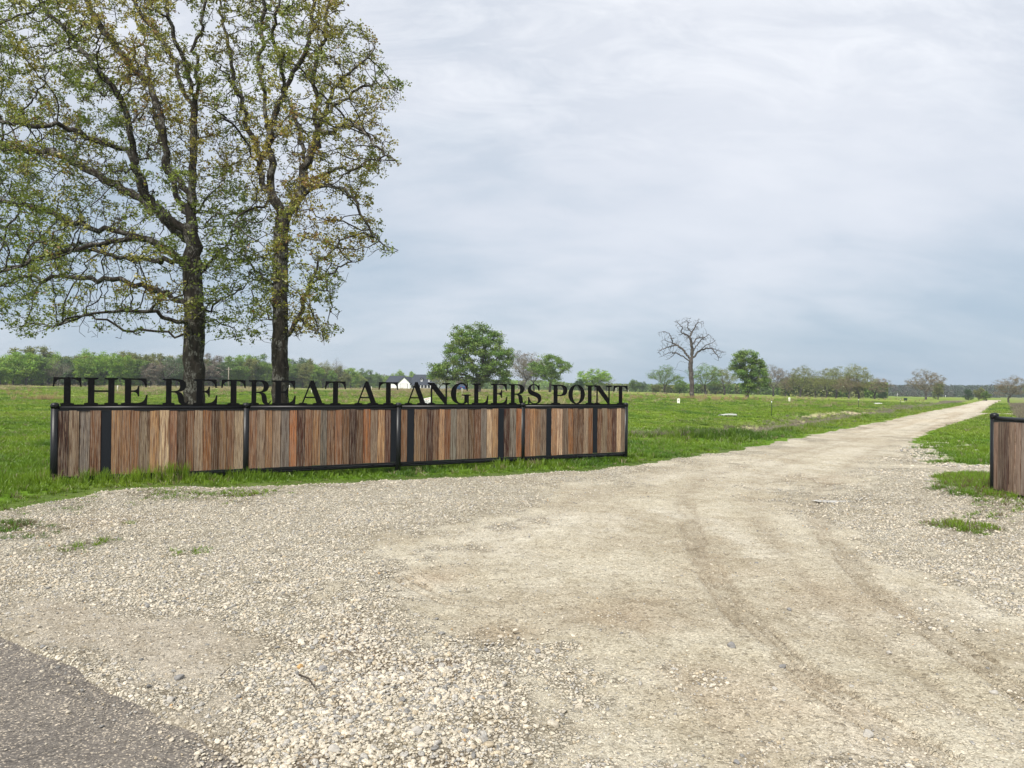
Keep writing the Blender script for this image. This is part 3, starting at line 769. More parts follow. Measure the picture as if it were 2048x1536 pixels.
def stone_tint(n, w=1.0):
    t = RS.rand(n); r = RS.rand(n)
    base = np.where(t[:, None] < 0.58, np.array([[0.54, 0.50, 0.42]]), np.where(t[:, None] < 0.80, np.array([[0.41, 0.40, 0.375]]), np.where(t[:, None] < 0.90, np.array([[0.24, 0.24, 0.235]]), np.where(t[:, None] < 0.998, np.array([[0.46, 0.40, 0.30]]), np.array([[0.42, 0.27, 0.13]])))))
    return base * (0.78 + 0.42 * r[:, None])
px, py, ps, pt, pzs = [], [], [], [], []
def add_stones(x, y, size, tint, sink=0.25):
    px.append(x); py.append(y); ps.append(size); pt.append(tint); pzs.append(np.full(len(x), sink))
for ya, yb, dm, smin in [(2.9, 4.6, 5200, 0.0022), (4.6, 7.5, 2400, 0.0034), (7.5, 12, 900, 0.0055), (12, 21, 260, 0.0095)]:
    x, y = sample(ya, yb, dm)
    sd = gravel_sd(x, y); pack, pile, fines, rut, n, n2 = zone(x, y); grn = patches(x, y)
    loose = np.clip((1 - pack) * (1 - 0.55 * fines), 0, 1)
    prob = 0.12 + 0.55 * loose * (0.55 + 1.2 * np.clip(n2 + 0.3, 0, 1)) + 0.35 * pile
    prob *= (1 - 0.7 * rut) * (1 - 0.5 * grn)
    k = (sd < -0.02) & (RS.rand(len(x)) < prob) & (y > 2.0)
    x, y, pile, pack, fines = x[k], y[k], pile[k], pack[k], fines[k]
    size = smin * 0.85 + (0.0020 + 0.0028 * np.maximum(1 - pack, pile)) * RS.lognormal(0, 0.6, len(x))
    size = np.clip(size * (1 - 0.35 * fines * (1 - pile)), 0, 0.021)
    add_stones(x, y, size, stone_tint(len(x)))
x, y = sample(13, 27, 160, um=0.80, u0=0.5)
k = RS.rand(len(x)) < rgt_gap(x, y)
x, y = x[k], y[k]
xv, yv = x, y
# the heap of bigger stones
x, y = sample(2.9, 5.9, 1500, um=0.1, u0=-0.45)
pack, pile, fines, rut, n, n2 = zone(x, y)
k = (pile > 0.35) & (RS.rand(len(x)) < pile * (0.35 + 1.3 * np.clip(n2 + 0.35, 0, 1)))
x, y = x[k], y[k]
add_stones(x, y, np.clip(0.0072 * RS.lognormal(0, 0.58, len(x)), 0.003, 0.029), stone_tint(len(x)), 0.15)
# strays on the drive and crumbs spilled on the tarmac
x, y = sample(2.9, 9, 5)
k = (gravel_sd(x, y) < -0.1)
x, y = x[k], y[k]
add_stones(x, y, np.clip(0.011 * RS.lognormal(0, 0.35, len(x)), 0.007, 0.028), stone_tint(len(x)) * 0.85, 0.3)
x, y = sample(2.6, 6.0, 1600, um=0.0, u0=-0.95)
td = tarmac_sd(x, y)
k = (gravel_sd(x, y) > -0.05) & (RS.rand(len(x)) < np.exp(td / 0.09) * 0.8 + 0.012)
x, y = x[k], y[k]
nst0 = len(x)
add_stones(x, y, np.clip(0.0030 * RS.lognormal(0, 0.7, len(x)), 0.0015, 0.014), stone_tint(len(x)) * 0.9)
add_stones(xv, yv, 0.016 * RS.lognormal(0, 0.4, len(xv)), stone_tint(len(xv)), 0.25)
x = np.concatenate(px); y = np.concatenate(py); s = np.concatenate(ps); t = np.concatenate(pt); sk = np.concatenate(pzs)
z = gz(x, y)
z[-len(xv):] = terrain(xv, yv)
tar = gravel_sd(x, y) > -0.02
z = np.where(tar & (tarmac_sd(x, y) < 0.3), -0.008, z)
sq = np.stack([s * (0.85 + 0.5 * RS.rand(len(s))), s * (0.7 + 0.4 * RS.rand(len(s))), s * (0.5 + 0.3 * RS.rand(len(s)))], 1)
rot = np.stack([RS.randn(len(s)) * 0.3, RS.randn(len(s)) * 0.3, RS.rand(len(s)) * 6.28], 1)
scatter_obj('gravel', SP, np.stack([x, y, z + sq[:, 2] * (0.5 - sk)], 1), rot, sq, t, M_stone, ('loose pale crushed limestone lying over the drive and heaped in front', 'gravel'))
print('stones', len(x))

# grass ----------------------------------------------------------------
def tuft(seed, nb=16, spread=0.45, lean=0.55, wid=0.035, hmin=0.55):
    r = random.Random(seed); v, f, h = [], [], []
    for _ in range(nb):
        a = r.uniform(0, 6.283); d = r.uniform(0, spread) ** 1.0
        bx, by = math.cos(a) * d, math.sin(a) * d
        a2 = a + r.uniform(-1, 1); l = r.uniform(0.1, lean); H = r.uniform(hmin, 1.0); w = wid * r.uniform(0.7, 1.3)
        dx, dy = math.cos(a2), math.sin(a2); sx, sy = -dy, dx
        ww = r.uniform(0, 6.28); sx, sy = math.cos(ww), math.sin(ww)
        b = len(v)
        for t, wf in ((0, 1), (0.5, 0.85), (0.82, 0.5)):
            ox, oy = bx + dx * l * t * t, by + dy * l * t * t; zz = H * (t - 0.12 * l * t * t)
            v += [(ox - sx * w * wf, oy - sy * w * wf, zz), (ox + sx * w * wf, oy + sy * w * wf, zz)]; h += [t, t]
        v.append((bx + dx * l, by + dy * l, H * (1 - 0.15 * l))); h.append(1)
        f += [(b, b + 1, b + 3, b + 2), (b + 2, b + 3, b + 5, b + 4), (b + 4, b + 5, b + 6)]
    return v, f, h
TF = [tuft(k) for k in range(6)]
gx, gy, gs_, gt = [], [], [], []
FA, FB = np.array([-7.56, 12.24]), np.array([2.85, 18.5])
def add_grass(x, y, w, h, tint):
    gx.append(x); gy.append(y); gs_.append(np.stack([w, w, h], 1)); gt.append(tint)
def gtint(x, y, n):
    a = fbm(x * 0.5, y * 0.4, 111, 4); b = RS.rand(n)
    lush = np.array([[0.105, 0.215, 0.013]]); mid = np.array([[0.215, 0.325, 0.022]]); yel = np.array([[0.250, 0.325, 0.040]]); dk = np.array([[0.035, 0.10, 0.014]])
    k = np.clip((a - 0.3) * 2.2 + 0.25 * (b - 0.5), 0, 1)[:, None]
    c = lush * (1 - k) + mid * k
    k2 = (np.clip((fbm(x * 0.23, y * 0.1, 113, 3) - 0.42) * 4, 0, 1) * sstep(18, 45, y))[:, None]
    c = c * (1 - k2 * 0.75) + yel * k2 * 0.75
    k3 = (np.clip((0.42 - a) * 6, 0, 1) * (RS.rand(n) < 0.6))[:, None]
    c = c * (1 - k3 * 0.5) + dk * k3 * 0.5
    return c * (0.8 + 0.4 * RS.rand(n))[:, None]
for ya, yb, dm, wsc in [(8.0, 14, 130, 0.11), (14, 24, 62, 0.16), (24, 42, 20, 0.26), (42, 80, 6.5, 0.42), (80, 150, 1.6, 0.7)]:
    x, y = sample(ya, yb, dm, um=0.84)
    sd = np.minimum(gravel_sd(x, y), poly_sd(x, y, DRIVE)); td = tarmac_sd(x, y)
    edge = np.clip((sd + 0.12) / 0.30, 0, 1)
    k = (RS.rand(len(x)) < edge) & (td > 0.3)
    x, y, sd = x[k], y[k], sd[k]
    n = len(x)
    d = road_off(x, y); al = (x - ROAD0[0]) * RDIR[0] + (y - ROAD0[1]) * RDIR[1]
    hn = fbm(x * 0.8, y * 0.6, 117, 3)
    h = 0.09 + 0.14 * np.clip(hn - 0.25, 0, 1)
    h = h * (1 + 0.3 * sstep(-2.5, -6.5, x) * (y < 16))
    df = line_d(x, y, [tuple(FA), tuple(FB)])
    h = h * (1 + 0.7 * np.exp(-(df / 0.45) ** 2) * (fbm(x * 1.5, y * 1.5, 119, 2) > 0.36))
    h = h * (0.7 + 0.8 * fbm(x * 2.5, y * 2.5, 127, 2))
    h = h * (0.45 + 0.55 * np.clip(sd / 0.6, 0, 1))
    mound = np.exp(-((x - 6.9) ** 2 + (y - 28.3) ** 2) / 7.0) + np.exp(-((d - 1.2) / 0.8) ** 2) * sstep(4, 8, al) * 0.7 * np.clip((fbm(al * 0.25, d, 121, 2) - 0.35) * 3, 0, 1)
    h = h * (1 + 1.6 * np.clip(mound, 0, 1))
    right = (d < -4.5)
    h = np.where(right, h * 1.15, h)
    band = np.exp(-((d - 3.2) / 1.2) ** 2) * sstep(10, 16, al)
    bare = np.exp(-((d - 4.8) / 0.9) ** 2) * sstep(8, 14, al) * np.clip((fbm(al * 0.16, d * 0.5, 57, 3) - 0.44) * 9, 0, 1) * (1 - sstep(60, 90, al))
    k = RS.rand(n) > np.clip(band * 0.75 + bare * 1.1 + rgt_gap(x, y) * 1.1, 0, 0.985)
    tn = gtint(x, y, n)
    m_ = (mound > 0.35)[:, None]
    tn = np.where(m_, tn * 0.8, tn)
    dry = (RS.rand(n) < 0.05 + 0.22 * sstep(50, 100, y) * (x / y < 0.15) * np.clip((fbm(x * 0.05, y * 0.03, 123, 3) - 0.4) * 4, 0, 1))
    tn[dry] = np.array([0.30, 0.26, 0.14]) * (0.7 + 0.5 * RS.rand(dry.sum()))[:, None]
    h = h * (1 + 0.4 * sstep(40, 100, y)); w = wsc * (0.75 + 0.5 * RS.rand(n))
    add_grass(x[k], y[k], w[k], h[k], tn[k])
# tufts in the gravel
x, y = sample(7.0, 16.5, 300, um=0.84)
g = patches(x, y)
k = (RS.rand(len(x)) < g * 0.9) & (gravel_sd(x, y) < 0)
x, y, g = x[k], y[k], g[k]
tn = gtint(x, y, len(x)); tn = np.where((RS.rand(len(x)) < 0.25)[:, None], np.array([[0.15, 0.12, 0.05]]), tn * 1.1)
add_grass(x, y, 0.085 * (0.7 + 0.6 * RS.rand(len(x))), 0.035 + 0.10 * g * (0.4 + RS.rand(len(x))), tn)
x = np.concatenate(gx); y = np.concatenate(gy); s = np.concatenate(gs_); t = np.concatenate(gt)
z = terrain(x, y) - 0.015
rot = np.stack([RS.randn(len(x)) * 0.06, RS.randn(len(x)) * 0.06, RS.rand(len(x)) * 6.28], 1)
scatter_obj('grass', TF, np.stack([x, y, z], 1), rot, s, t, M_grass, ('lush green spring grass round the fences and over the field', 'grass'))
print('grass', len(x))
# tall dry grass clumps far out in the field, grey weeds in the ditch
TD = [tuft(40 + k, 26, 0.35, 0.8, 0.022, 0.5) for k in range(4)]
gx, gy, gs_, gt = [], [], [], []
x, y = sample(60, 230, 0.35, um=0.80)
n1 = fbm(x * 0.06, y * 0.035, 131, 3); d = road_off(x, y)
k = (n1 > 0.50) & (d > 8) & (RS.rand(len(x)) < np.where(x / y > 0.12, 0.12, 0.6))
x, y = x[k], y[k]; n = len(x)
add_grass(x, y, 0.5 + 0.5 * RS.rand(n), 0.35 + 0.4 * RS.rand(n), np.array([[0.42, 0.35, 0.19]]) * (0.6 + 0.6 * RS.rand(n))[:, None])
for cx, cy, m, r in [(1362, 797, 14, 3.0), (1392, 798, 6, 1), (1410, 797, 8, 1.5), (1435, 799, 40, 3.2), (1462, 799, 14, 2.5), (1335, 797, 6, 2), (98, 800, 26, 1.5), (60, 790, 10, 4), (1090, 799, 14, 1.6), (1137, 798, 10, 1.2), (1265, 797, 12, 2.0), (245, 788, 10, 1.5), (700, 790, 14, 4), (1240, 795, 8, 1.5), (20, 785, 10, 4), (400, 785, 10, 4)]:
    p = ground_hit(cx, cy)
    if p is None: continue
    xx = p.x + RS.randn(m) * r; yy = p.y + RS.randn(m) * r * 0.7
    add_grass(xx, yy, 0.35 + 0.3 * RS.rand(m), 0.5 + 0.45 * RS.rand(m), np.array([[0.46, 0.34, 0.17]]) * (0.7 + 0.5 * RS.rand(m))[:, None])
# ditch weeds
n = 5200
al = 11 + RS.rand(n) ** 1.6 * 200; d = 3.3 + RS.randn(n) * 0.9 + (fbm(al * 0.1, al * 0, 133, 2) - 0.5) * 1.5
x = ROAD0[0] + al * RDIR[0] - d * RDIR[1]; y = ROAD0[1] + al * RDIR[1] + d * RDIR[0]
w = 0.18 + 0.0025 * al
add_grass(x, y, w, 0.16 + 0.16 * RS.rand(n), np.array([[0.30, 0.26, 0.205]]) * (0.6 + 0.6 * RS.rand(n))[:, None])
n = 1500
al = 32 + RS.rand(n) * 120; d = -(8.0 + 6 * RS.rand(n))
x = ROAD0[0] + al * RDIR[0] - d * RDIR[1]; y = ROAD0[1] + al * RDIR[1] + d * RDIR[0]
k = y > 30
add_grass(x[k], y[k], 0.3 + 0.3 * RS.rand(k.sum()), 0.3 + 0.3 * RS.rand(k.sum()), np.array([[0.24, 0.20, 0.15]]) * (0.6 + 0.6 * RS.rand(k.sum()))[:, None])
x = np.concatenate(gx); y = np.concatenate(gy); s = np.concatenate(gs_); t = np.concatenate(gt)
rot = np.stack([RS.randn(len(x)) * 0.1, RS.randn(len(x)) * 0.1, RS.rand(len(x)) * 6.28], 1)
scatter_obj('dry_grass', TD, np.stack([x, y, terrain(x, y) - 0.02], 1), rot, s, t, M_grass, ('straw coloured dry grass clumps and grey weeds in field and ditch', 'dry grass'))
# dead leaves and litter by the right-hand fence
lv = [([(-1, -0.5, 0), (1, -0.5, 0.15), (1, 0.5, 0), (-1, 0.5, 0.2)], [(0, 1, 2, 3)], [1] * 4)]
x, y = sample(8.5, 12.5, 220, um=0.84, u0=0.58)
bx, by = flat_hit(2048, 1010)
k = RS.rand(len(x)) < np.exp(-(((x - bx) / 0.55) ** 2 + ((y - by) / 0.7) ** 2))
x, y = x[k], y[k]; n = len(x)
if n:
    scatter_obj('leaf_litter', lv, np.stack([x, y, gz(x, y) + 0.02 + 0.02 * RS.rand(n)], 1), RS.randn(n, 3) * 0.5 + np.array([[0, 0, 3]]) * RS.rand(n, 1), np.tile([[0.022, 0.02, 0.02]], (n, 1)),
                np.array([[0.13, 0.065, 0.035]]) * (0.6 + 0.8 * RS.rand(n))[:, None], M_grass, ('brown dead leaves blown together at the foot of the right fence', 'leaves'))
# ------------------------------------------------------------------ the sign fence
def path(l, n=7):
    pts = []
    for q in l:
        if len(q) == 2: pts.append(q)
        else:
            (x0, y0), (x1, y1, x2, y2, x3, y3) = pts[-1], q
            for i in range(1, n + 1):
                t = i / n; s = 1 - t
                pts.append((s ** 3 * x0 + 3 * s * s * t * x1 + 3 * s * t * t * x2 + t ** 3 * x3, s ** 3 * y0 + 3 * s * s * t * y1 + 3 * s * t * t * y2 + t ** 3 * y3))
    return pts
def ell(cx, cy, rx, ry, n=28):
    return [(cx + rx * math.cos(2 * math.pi * k / n), cy + ry * math.sin(2 * math.pi * k / n)) for k in range(n)]
G = {
 'T': (0.95, [path([(0, .66), (.05, .66), (.07, .86, .14, .94, .36, .94), (.36, .07), (.24, .05), (.24, 0), (.71, 0), (.71, .05), (.59, .07), (.59, .94), (.81, .94, .88, .86, .90, .66), (.95, .66), (.93, 1), (.02, 1)])]),
 'H': (1.1, [path([(0, 0), (.45, 0), (.45, .06), (.33, .08), (.33, .47), (.77, .47), (.77, .08), (.65, .06), (.65, 0), (1.1, 0), (1.1, .06), (.98, .08), (.98, .92), (1.1, .95), (1.1, 1), (.65, 1), (.65, .95), (.77, .92), (.77, .54), (.33, .54), (.33, .92), (.45, .95), (.45, 1), (0, 1), (0, .95), (.12, .92), (.12, .08), (0, .06)])]),
 'E': (.88, [path([(0, 0), (.86, 0), (.88, .37), (.83, .37), (.79, .14, .70, .06, .48, .06), (.33, .07), (.33, .48), (.40, .48), (.50, .47, .54, .42, .55, .31), (.60, .31), (.60, .71), (.55, .71), (.54, .60, .50, .55, .40, .54), (.33, .54), (.33, .94), (.48, .94), (.68, .94, .77, .88, .80, .66), (.85, .66), (.84, 1), (0, 1), (0, .95), (.12, .92), (.12, .08), (0, .06)])]),
 'R': (.98, [path([(0, 0), (.45, 0), (.45, .06), (.33, .08), (.33, .47), (.42, .47), (.56, .46, .56, .34, .58, .20), (.60, .02, .70, 0, .82, 0), (.92, 0, .97, .06, .98, .14), (.93, .15), (.92, .09, .90, .07, .87, .07), (.82, .07, .81, .12, .80, .22), (.78, .38, .74, .47, .60, .50), (.80, .52, .88, .62, .88, .75), (.88, .92, .74, 1, .50, 1), (0, 1), (0, .95), (.12, .92), (.12, .08), (0, .06)]),
             path([(.33, .94), (.33, .53), (.44, .53), (.58, .53, .65, .60, .65, .74), (.65, .88, .58, .94, .44, .94)])]),
 'A': (1.1, [path([(0, 0), (.36, 0), (.36, .05), (.205, .075), (.276, .27), (.677, .27), (.745, .075), (.60, .05), (.60, 0), (1.10, 0), (1.10, .05), (.995, .075), (.62, 1.02), (.50, 1.02), (.135, .075), (0, .05)]),
             [(.299, .33), (.653, .33), (.4735, .783)]]),
 'N': (1.02, [path([(0, 0), (.34, 0), (.34, .04), (.21, .09), (.21, .73), (.77, 0), (.87, 0), (.87, .91), (1.02, .95), (1.02, 1), (.66, 1), (.66, .95), (.80, .91), (.80, .33), (.30, 1), (0, 1), (0, .95), (.14, .87), (.14, .09), (0, .04)])]),
 'G': (1.0, [path([(.84, 1.0), (.84, .64), (.79, .64), (.76, .85, .66, .95, .54, .95), (.34, .95, .26, .80, .26, .50), (.26, .18, .34, .05, .54, .05), (.66, .05, .68, .10, .68, .20), (.68, .40), (.56, .42), (.56, .47), (1.0, .47), (1.0, .42), (.90, .40), (.90, 0), (.86, 0), (.80, .10), (.74, .02, .66, 0, .52, 0), (.20, 0, 0, .20, 0, .50), (0, .82, .22, 1.02, .52, 1.02), (.64, 1.02, .72, .98, .77, .90), (.80, 1.0)])]),
 'L': (.85, [path([(0, 0), (.83, 0), (.85, .41), (.80, .41), (.77, .14, .68, .06, .50, .06), (.33, .07), (.33, .92), (.46, .95), (.46, 1), (0, 1), (0, .95), (.12, .92), (.12, .08), (0, .06)])]),
 'S': (.72, [path([(.62, 1.0), (.62, .68), (.57, .68), (.54, .85, .46, .96, .34, .96), (.22, .96, .17, .90, .17, .81), (.17, .70, .26, .67, .42, .61), (.62, .54, .72, .46, .72, .29), (.72, .10, .57, 0, .37, 0), (.26, 0, .18, .02, .12, .09), (.08, 0), (.03, 0), (.03, .36), (.08, .36), (.12, .15, .22, .05, .36, .05), (.48, .05, .55, .10, .55, .20), (.55, .31, .46, .36, .30, .41), (.10, .48, .01, .56, .01, .73), (.01, .90, .15, 1.02, .33, 1.02), (.43, 1.02, .50, .98, .55, .92), (.58, 1.0)])]),
 'P': (.86, [path([(0, 0), (.47, 0), (.47, .06), (.33, .08), (.33, .42), (.46, .42), (.72, .42, .86, .52, .86, .71), (.86, .90, .72, 1, .48, 1), (0, 1), (0, .95), (.12, .92), (.12, .08), (0, .06)]),
             path([(.33, .94), (.33, .48), (.42, .48), (.58, .48, .63, .56, .63, .71), (.63, .86, .58, .94, .42, .94)])]),
 'O': (.92, [ell(.46, .51, .46, .51), ell(.46, .51, .225, .455)]),
 'I': (.45, [path([(0, 0), (.45, 0), (.45, .06), (.33, .08), (.33, .92), (.45, .95), (.45, 1), (0, 1), (0, .95), (.12, .92), (.12, .08), (0, .06)])]),
}
def glyph_mesh(ch, w, h, th):
    W0, contours = G[ch]
    cu = bpy.data.curves.new('letter', 'CURVE'); cu.dimensions = '2D'; cu.fill_mode = 'BOTH'; cu.extrude = th / 2
    for c in contours:
        sp = cu.splines.new('POLY'); sp.points.add(len(c) - 1)
        for p, q in zip(sp.points, c): p.co = (q[0] / W0 * w, q[1] * h, 0, 1)
        sp.use_cyclic_u = True
    o = bpy.data.objects.new('letter', cu); COL.objects.link(o)
    me = bpy.data.meshes.new_from_object(o)
    bpy.data.objects.remove(o); bpy.data.curves.remove(cu)
    # stand it up: glyph x along the fence, glyph y up
    me.transform(Matrix.Rotation(math.pi / 2, 4, 'X'))
    me.name = 'letter'; me.materials.append(M_letter)
    return me
LETTERS = [('T', 105, 163), ('H', 168, 236), ('E', 242, 295), ('R', 325, 377), ('E', 386, 434.6), ('T', 442, 491), ('R', 497, 541.5), ('E', 543.5, 591), ('A', 597, 649), ('T', 649.5, 691),
           ('A', 708.5, 756), ('T', 756.5, 795.5), ('A', 809, 854), ('N', 854.5, 900), ('G', 901, 941), ('L', 943, 976), ('E', 981, 1014), ('R', 1017, 1051), ('S', 1054.5, 1082),
           ('P', 1102, 1134), ('O', 1136, 1169), ('I', 1171, 1186.5), ('N', 1187, 1224), ('T', 1226, 1254.5)]
FDIR = Vector((10.41, 6.26, 0)); FLEN = FDIR.length; FDIR = FDIR / FLEN
F0 = Vector((-7.56, 12.24, 0))
def s_of(px, z=1.45):
    r = ray(px, 800)                 # where that column of the view crosses the fence line
    k = r.x / r.y
    return (k * F0.y - F0.x) / (FDIR.x - k * FDIR.y)
fence_rot = math.atan2(FDIR.y, FDIR.x)
fence = empty('sign_fence', F0, fence_rot)
tag(fence, 'long wood panel entrance fence carrying black letters reading THE RETREAT AT ANGLERS POINT', 'fence')
B = {'g': (0.30, 0.225, 0.155), 'b': (0.25, 0.130, 0.066), 't': (0.43, 0.255, 0.130), 'l': (0.60, 0.44, 0.28), 's': (0.24, 0.225, 0.195), 'o': (0.34, 0.150, 0.058), 'r': (0.085, 0.026, 0.012), 'd': (0.15, 0.08, 0.04), 'k': None}
BAYS = ['kr' + 'ggtktbbgttbdbboob' + 'k' + 'tg', 'bgtbsorbtsdbddoogtrk', 'bbtbobtossbdtgltk' + 'rsod', 'ttbtktsoodsok' + 'lgbrlg']
BAYS[0] = 'rgsbktbbgtltbdbbogdtg'[:20]
BAYS[0] = 'rgsbktbbgtlbdbgodtbg'
board_me = MB().box((0, 0, 0.545), (1, 0.022, 1.09)).mesh('board', M_wood)
boardk_me = MB().box((0, 0, 0.545), (1, 0.022, 1.09)).mesh('board', M_blackboard)
def make_bays(parent, L, bays, rnd, z0=0.235, y_off=-0.028):
    nb = len(bays); bay = L / nb
    for i, code in enumerate(bays):
        n = len(code); a = i * bay + 0.05; b = (i + 1) * bay - 0.05
        ws = [rnd.uniform(0.85, 1.12) for _ in range(n)]
        tot = sum(ws); x = a
        for ch, w in zip(code, ws):
            w = w / tot * (b - a)
            o = link('board', boardk_me if ch == 'k' else board_me, parent)
            lift = rnd.uniform(-0.008, 0.006)
            o.location = (x + w / 2, y_off + rnd.uniform(-0.009, 0.006), z0 + lift)
            o.scale = (w - rnd.uniform(0.003, 0.010), 1, 1 + rnd.uniform(-0.004, 0.004) - lift)
            o.rotation_euler = (0, rnd.uniform(-0.0025, 0.0025), rnd.uniform(-0.008, 0.008) / max(w, .1))
            if B[ch]:
                k = rnd.uniform(0.62, 1.45); c = B[ch]
                o.color = (c[0] * k, c[1] * k * rnd.uniform(0.95, 1.05), c[2] * k, 1)
            x += w
def make_posts(parent, ss, zb, top=1.43, r=0.058):
    for s, z in zip(ss, zb):
        m = MB().tube([(0, 0, z), (0, 0, top), ], r, 20)
        m.tube([(0, 0, top - 0.06), (0, 0, top - 0.005), (0, 0, top + 0.012), (0, 0, top + 0.026), (0, 0, top + 0.032)], [r * 1.12, r * 1.12, r * 1.0, r * 0.62, r * 0.1], 20)
        o = link('post', m.mesh('post', M_black), parent, (s, 0, 0))
def make_rails(parent, L, nb, letters=True):
    bay = L / nb
    for i in range(nb):
        a, b = i * bay + 0.05, (i + 1) * bay - 0.05
        MB().tube([(a, 0, 1.372), (b, 0, 1.372)], 0.034, 14).build('top_rail', M_black, parent)
        MB().tube([(a, 0, 0.158), (b, 0, 0.158)], 0.03, 14).build('bottom_rail', M_black, parent)
        MB().box(((a + b) / 2, -0.026, 1.332), (b - a, 0.034, 0.030)).build('frame_bar', M_black, parent)
        MB().box(((a + b) / 2, -0.026, 0.212), (b - a, 0.034, 0.040)).build('frame_bar', M_black, parent)
        MB().box(((a + b) / 2, 0.0, 0.77), (b - a, 0.006, 1.05)).build('gap_shade_sheet', M_blackboard, parent)  # added black sheet, stands in for the shade in the board gaps
        MB().box(((a + b) / 2, 0.022, 1.30), (b - a, 0.03, 0.03)).build('frame_bar', M_black, parent)
        for k in range(3):
            s = a + (b - a) * (k + 0.5) / 3
            MB().box((s, 0.006, 0.187), (0.05, 0.03, 0.02)).build('bracket', M_black, parent)
rnd = random.Random(5)
BAYS = [BAYS[0], 'bgtgsorbtsdbdrdogtrk', 'bktbrbtosggdbsltkrso', 'btbgktlgobdgokbgbrlg']
make_bays(fence, FLEN, BAYS, rnd)
make_posts(fence, [0, FLEN * .25, FLEN * .5, FLEN * .75, FLEN], [-0.3] * 5)
make_rails(fence, FLEN, 4)
for i in range(4):
    a, b = i * FLEN / 4 + 0.062, (i + 1) * FLEN / 4 - 0.062
    if i == 0: a = 0.08
    MB().box(((a + b) / 2, -0.012, 1.417), (b - a, 0.012, 0.026)).build('letter_bar', M_letter, fence)
LH = 0.458
for ch, a, b in LETTERS:
    s0, s1 = s_of(a), s_of(b)
    link('letter', glyph_mesh(ch, s1 - s0, LH, 0.009), fence, (s0, -0.012, 1.4245))
# the matching wing on the other side of the drive
R0 = Vector((7.83, 12.0, 0)); RD = Vector((-0.067, -0.998, 0)).normalized()
fence2 = empty('wood_fence', R0, math.atan2(RD.y, RD.x))
tag(fence2, 'short wood panel fence wing with rounded black post at the right edge', 'fence')
# its boards are seen from the drive side, which lies to the right of its run
make_bays(fence2, 3.04, ['bdrtgsgbtgsbtlgtbdgt'], random.Random(9), y_off=-0.03)
for o in fence2.children:
    c = o.color; g = (c[0] + c[1] + c[2]) / 3
    if o.color[0] < 1: o.color = (g * 1.1 + c[0] * 0.5, g * 0.95 + c[1] * 0.45, g * 0.8 + c[2] * 0.45, 1)
make_posts(fence2, [0, 3.04], [-0.3, -0.3])
make_rails(fence2, 3.04, 1)

# ------------------------------------------------------------------ trees
def pt_in(x, z, poly):
    return poly_sd(x, z, poly) < 0
def colonize(limbs, attract, step, infl, kill, iters, seed, droop=0.0, jit=0.12):
    """limbs: list of polylines (Vectors), the first is the trunk. returns positions, parents, number of limb nodes"""
    r = np.random.RandomState(seed)
    pos, par = [], []
    for li, pl in enumerate(limbs):
        pl = [np.array(p, float) for p in pl]
        if li == 0: last = -1
        else:
            A = np.array(pos); last = int(np.argmin(((A - pl[0]) ** 2).sum(1))); pl[0] = A[last]
        for a, b in zip(pl[:-1], pl[1:]):
            L = np.linalg.norm(b - a); n = max(1, int(round(L / step)))
            for k in range(n):
                if last == -1 and k == 0 and not pos:
                    pos.append(a); par.append(-1); last = 0
                q = a + (b - a) * (k + 1) / n
                amp = 0.22 if k < n - 1 else 0.05
                q = q + r.randn(3) * step * amp * (0.4 if li == 0 else 1)
                pos.append(q); par.append(last); last = len(pos) - 1
    nl = len(pos)
    att = attract.copy()
    bd = np.full(len(att), 1e9); bi = np.zeros(len(att), int)
    def upd(start, end):
        nonlocal bd, bi
        kd = kdtree.KDTree(end - start)
        for i in range(start, end): kd.insert(pos[i], i)
        kd.balance()
        for j in range(len(att)):
            _, i, dd = kd.find(att[j])
            if dd < bd[j]: bd[j] = dd; bi[j] = i
    upd(0, nl)
    for it in range(iters):
        if not len(att): break
        m = bd < infl
        if not m.any():
            infl *= 1.3
            continue
        ids = bi[m]; P = np.array(pos)
        dv = att[m] - P[ids]; dv /= (np.linalg.norm(dv, axis=1)[:, None] + 1e-9)
        un, inv = np.unique(ids, return_inverse=True)
        acc = np.zeros((len(un), 3)); np.add.at(acc, inv, dv)
        acc /= (np.linalg.norm(acc, axis=1)[:, None] + 1e-9)
        acc += r.randn(*acc.shape) * jit; acc[:, 2] -= droop
        acc /= (np.linalg.norm(acc, axis=1)[:, None] + 1e-9)
        s = len(pos)
        for k, i in enumerate(un):
            pos.append(P[i] + acc[k] * step); par.append(int(i))
        upd(s, len(pos))
        kk = bd > kill
        att, bd, bi = att[kk], bd[kk], bi[kk]
    return np.array(pos), np.array(par), nl
def radii(par, tip, root, expo=2.3):
    n = len(par); ch = np.zeros(n); cnt = np.zeros(n, int)
    for i in range(n - 1, -1, -1):
        v = ch[i] if cnt[i] else tip ** expo
        ch[i] = v
        if par[i] >= 0: ch[par[i]] += v; cnt[par[i]] += 1
    r = ch ** (1 / expo)
    k = math.log(root / tip) / math.log(r[0] / tip)
    return tip * (r / tip) ** k, cnt
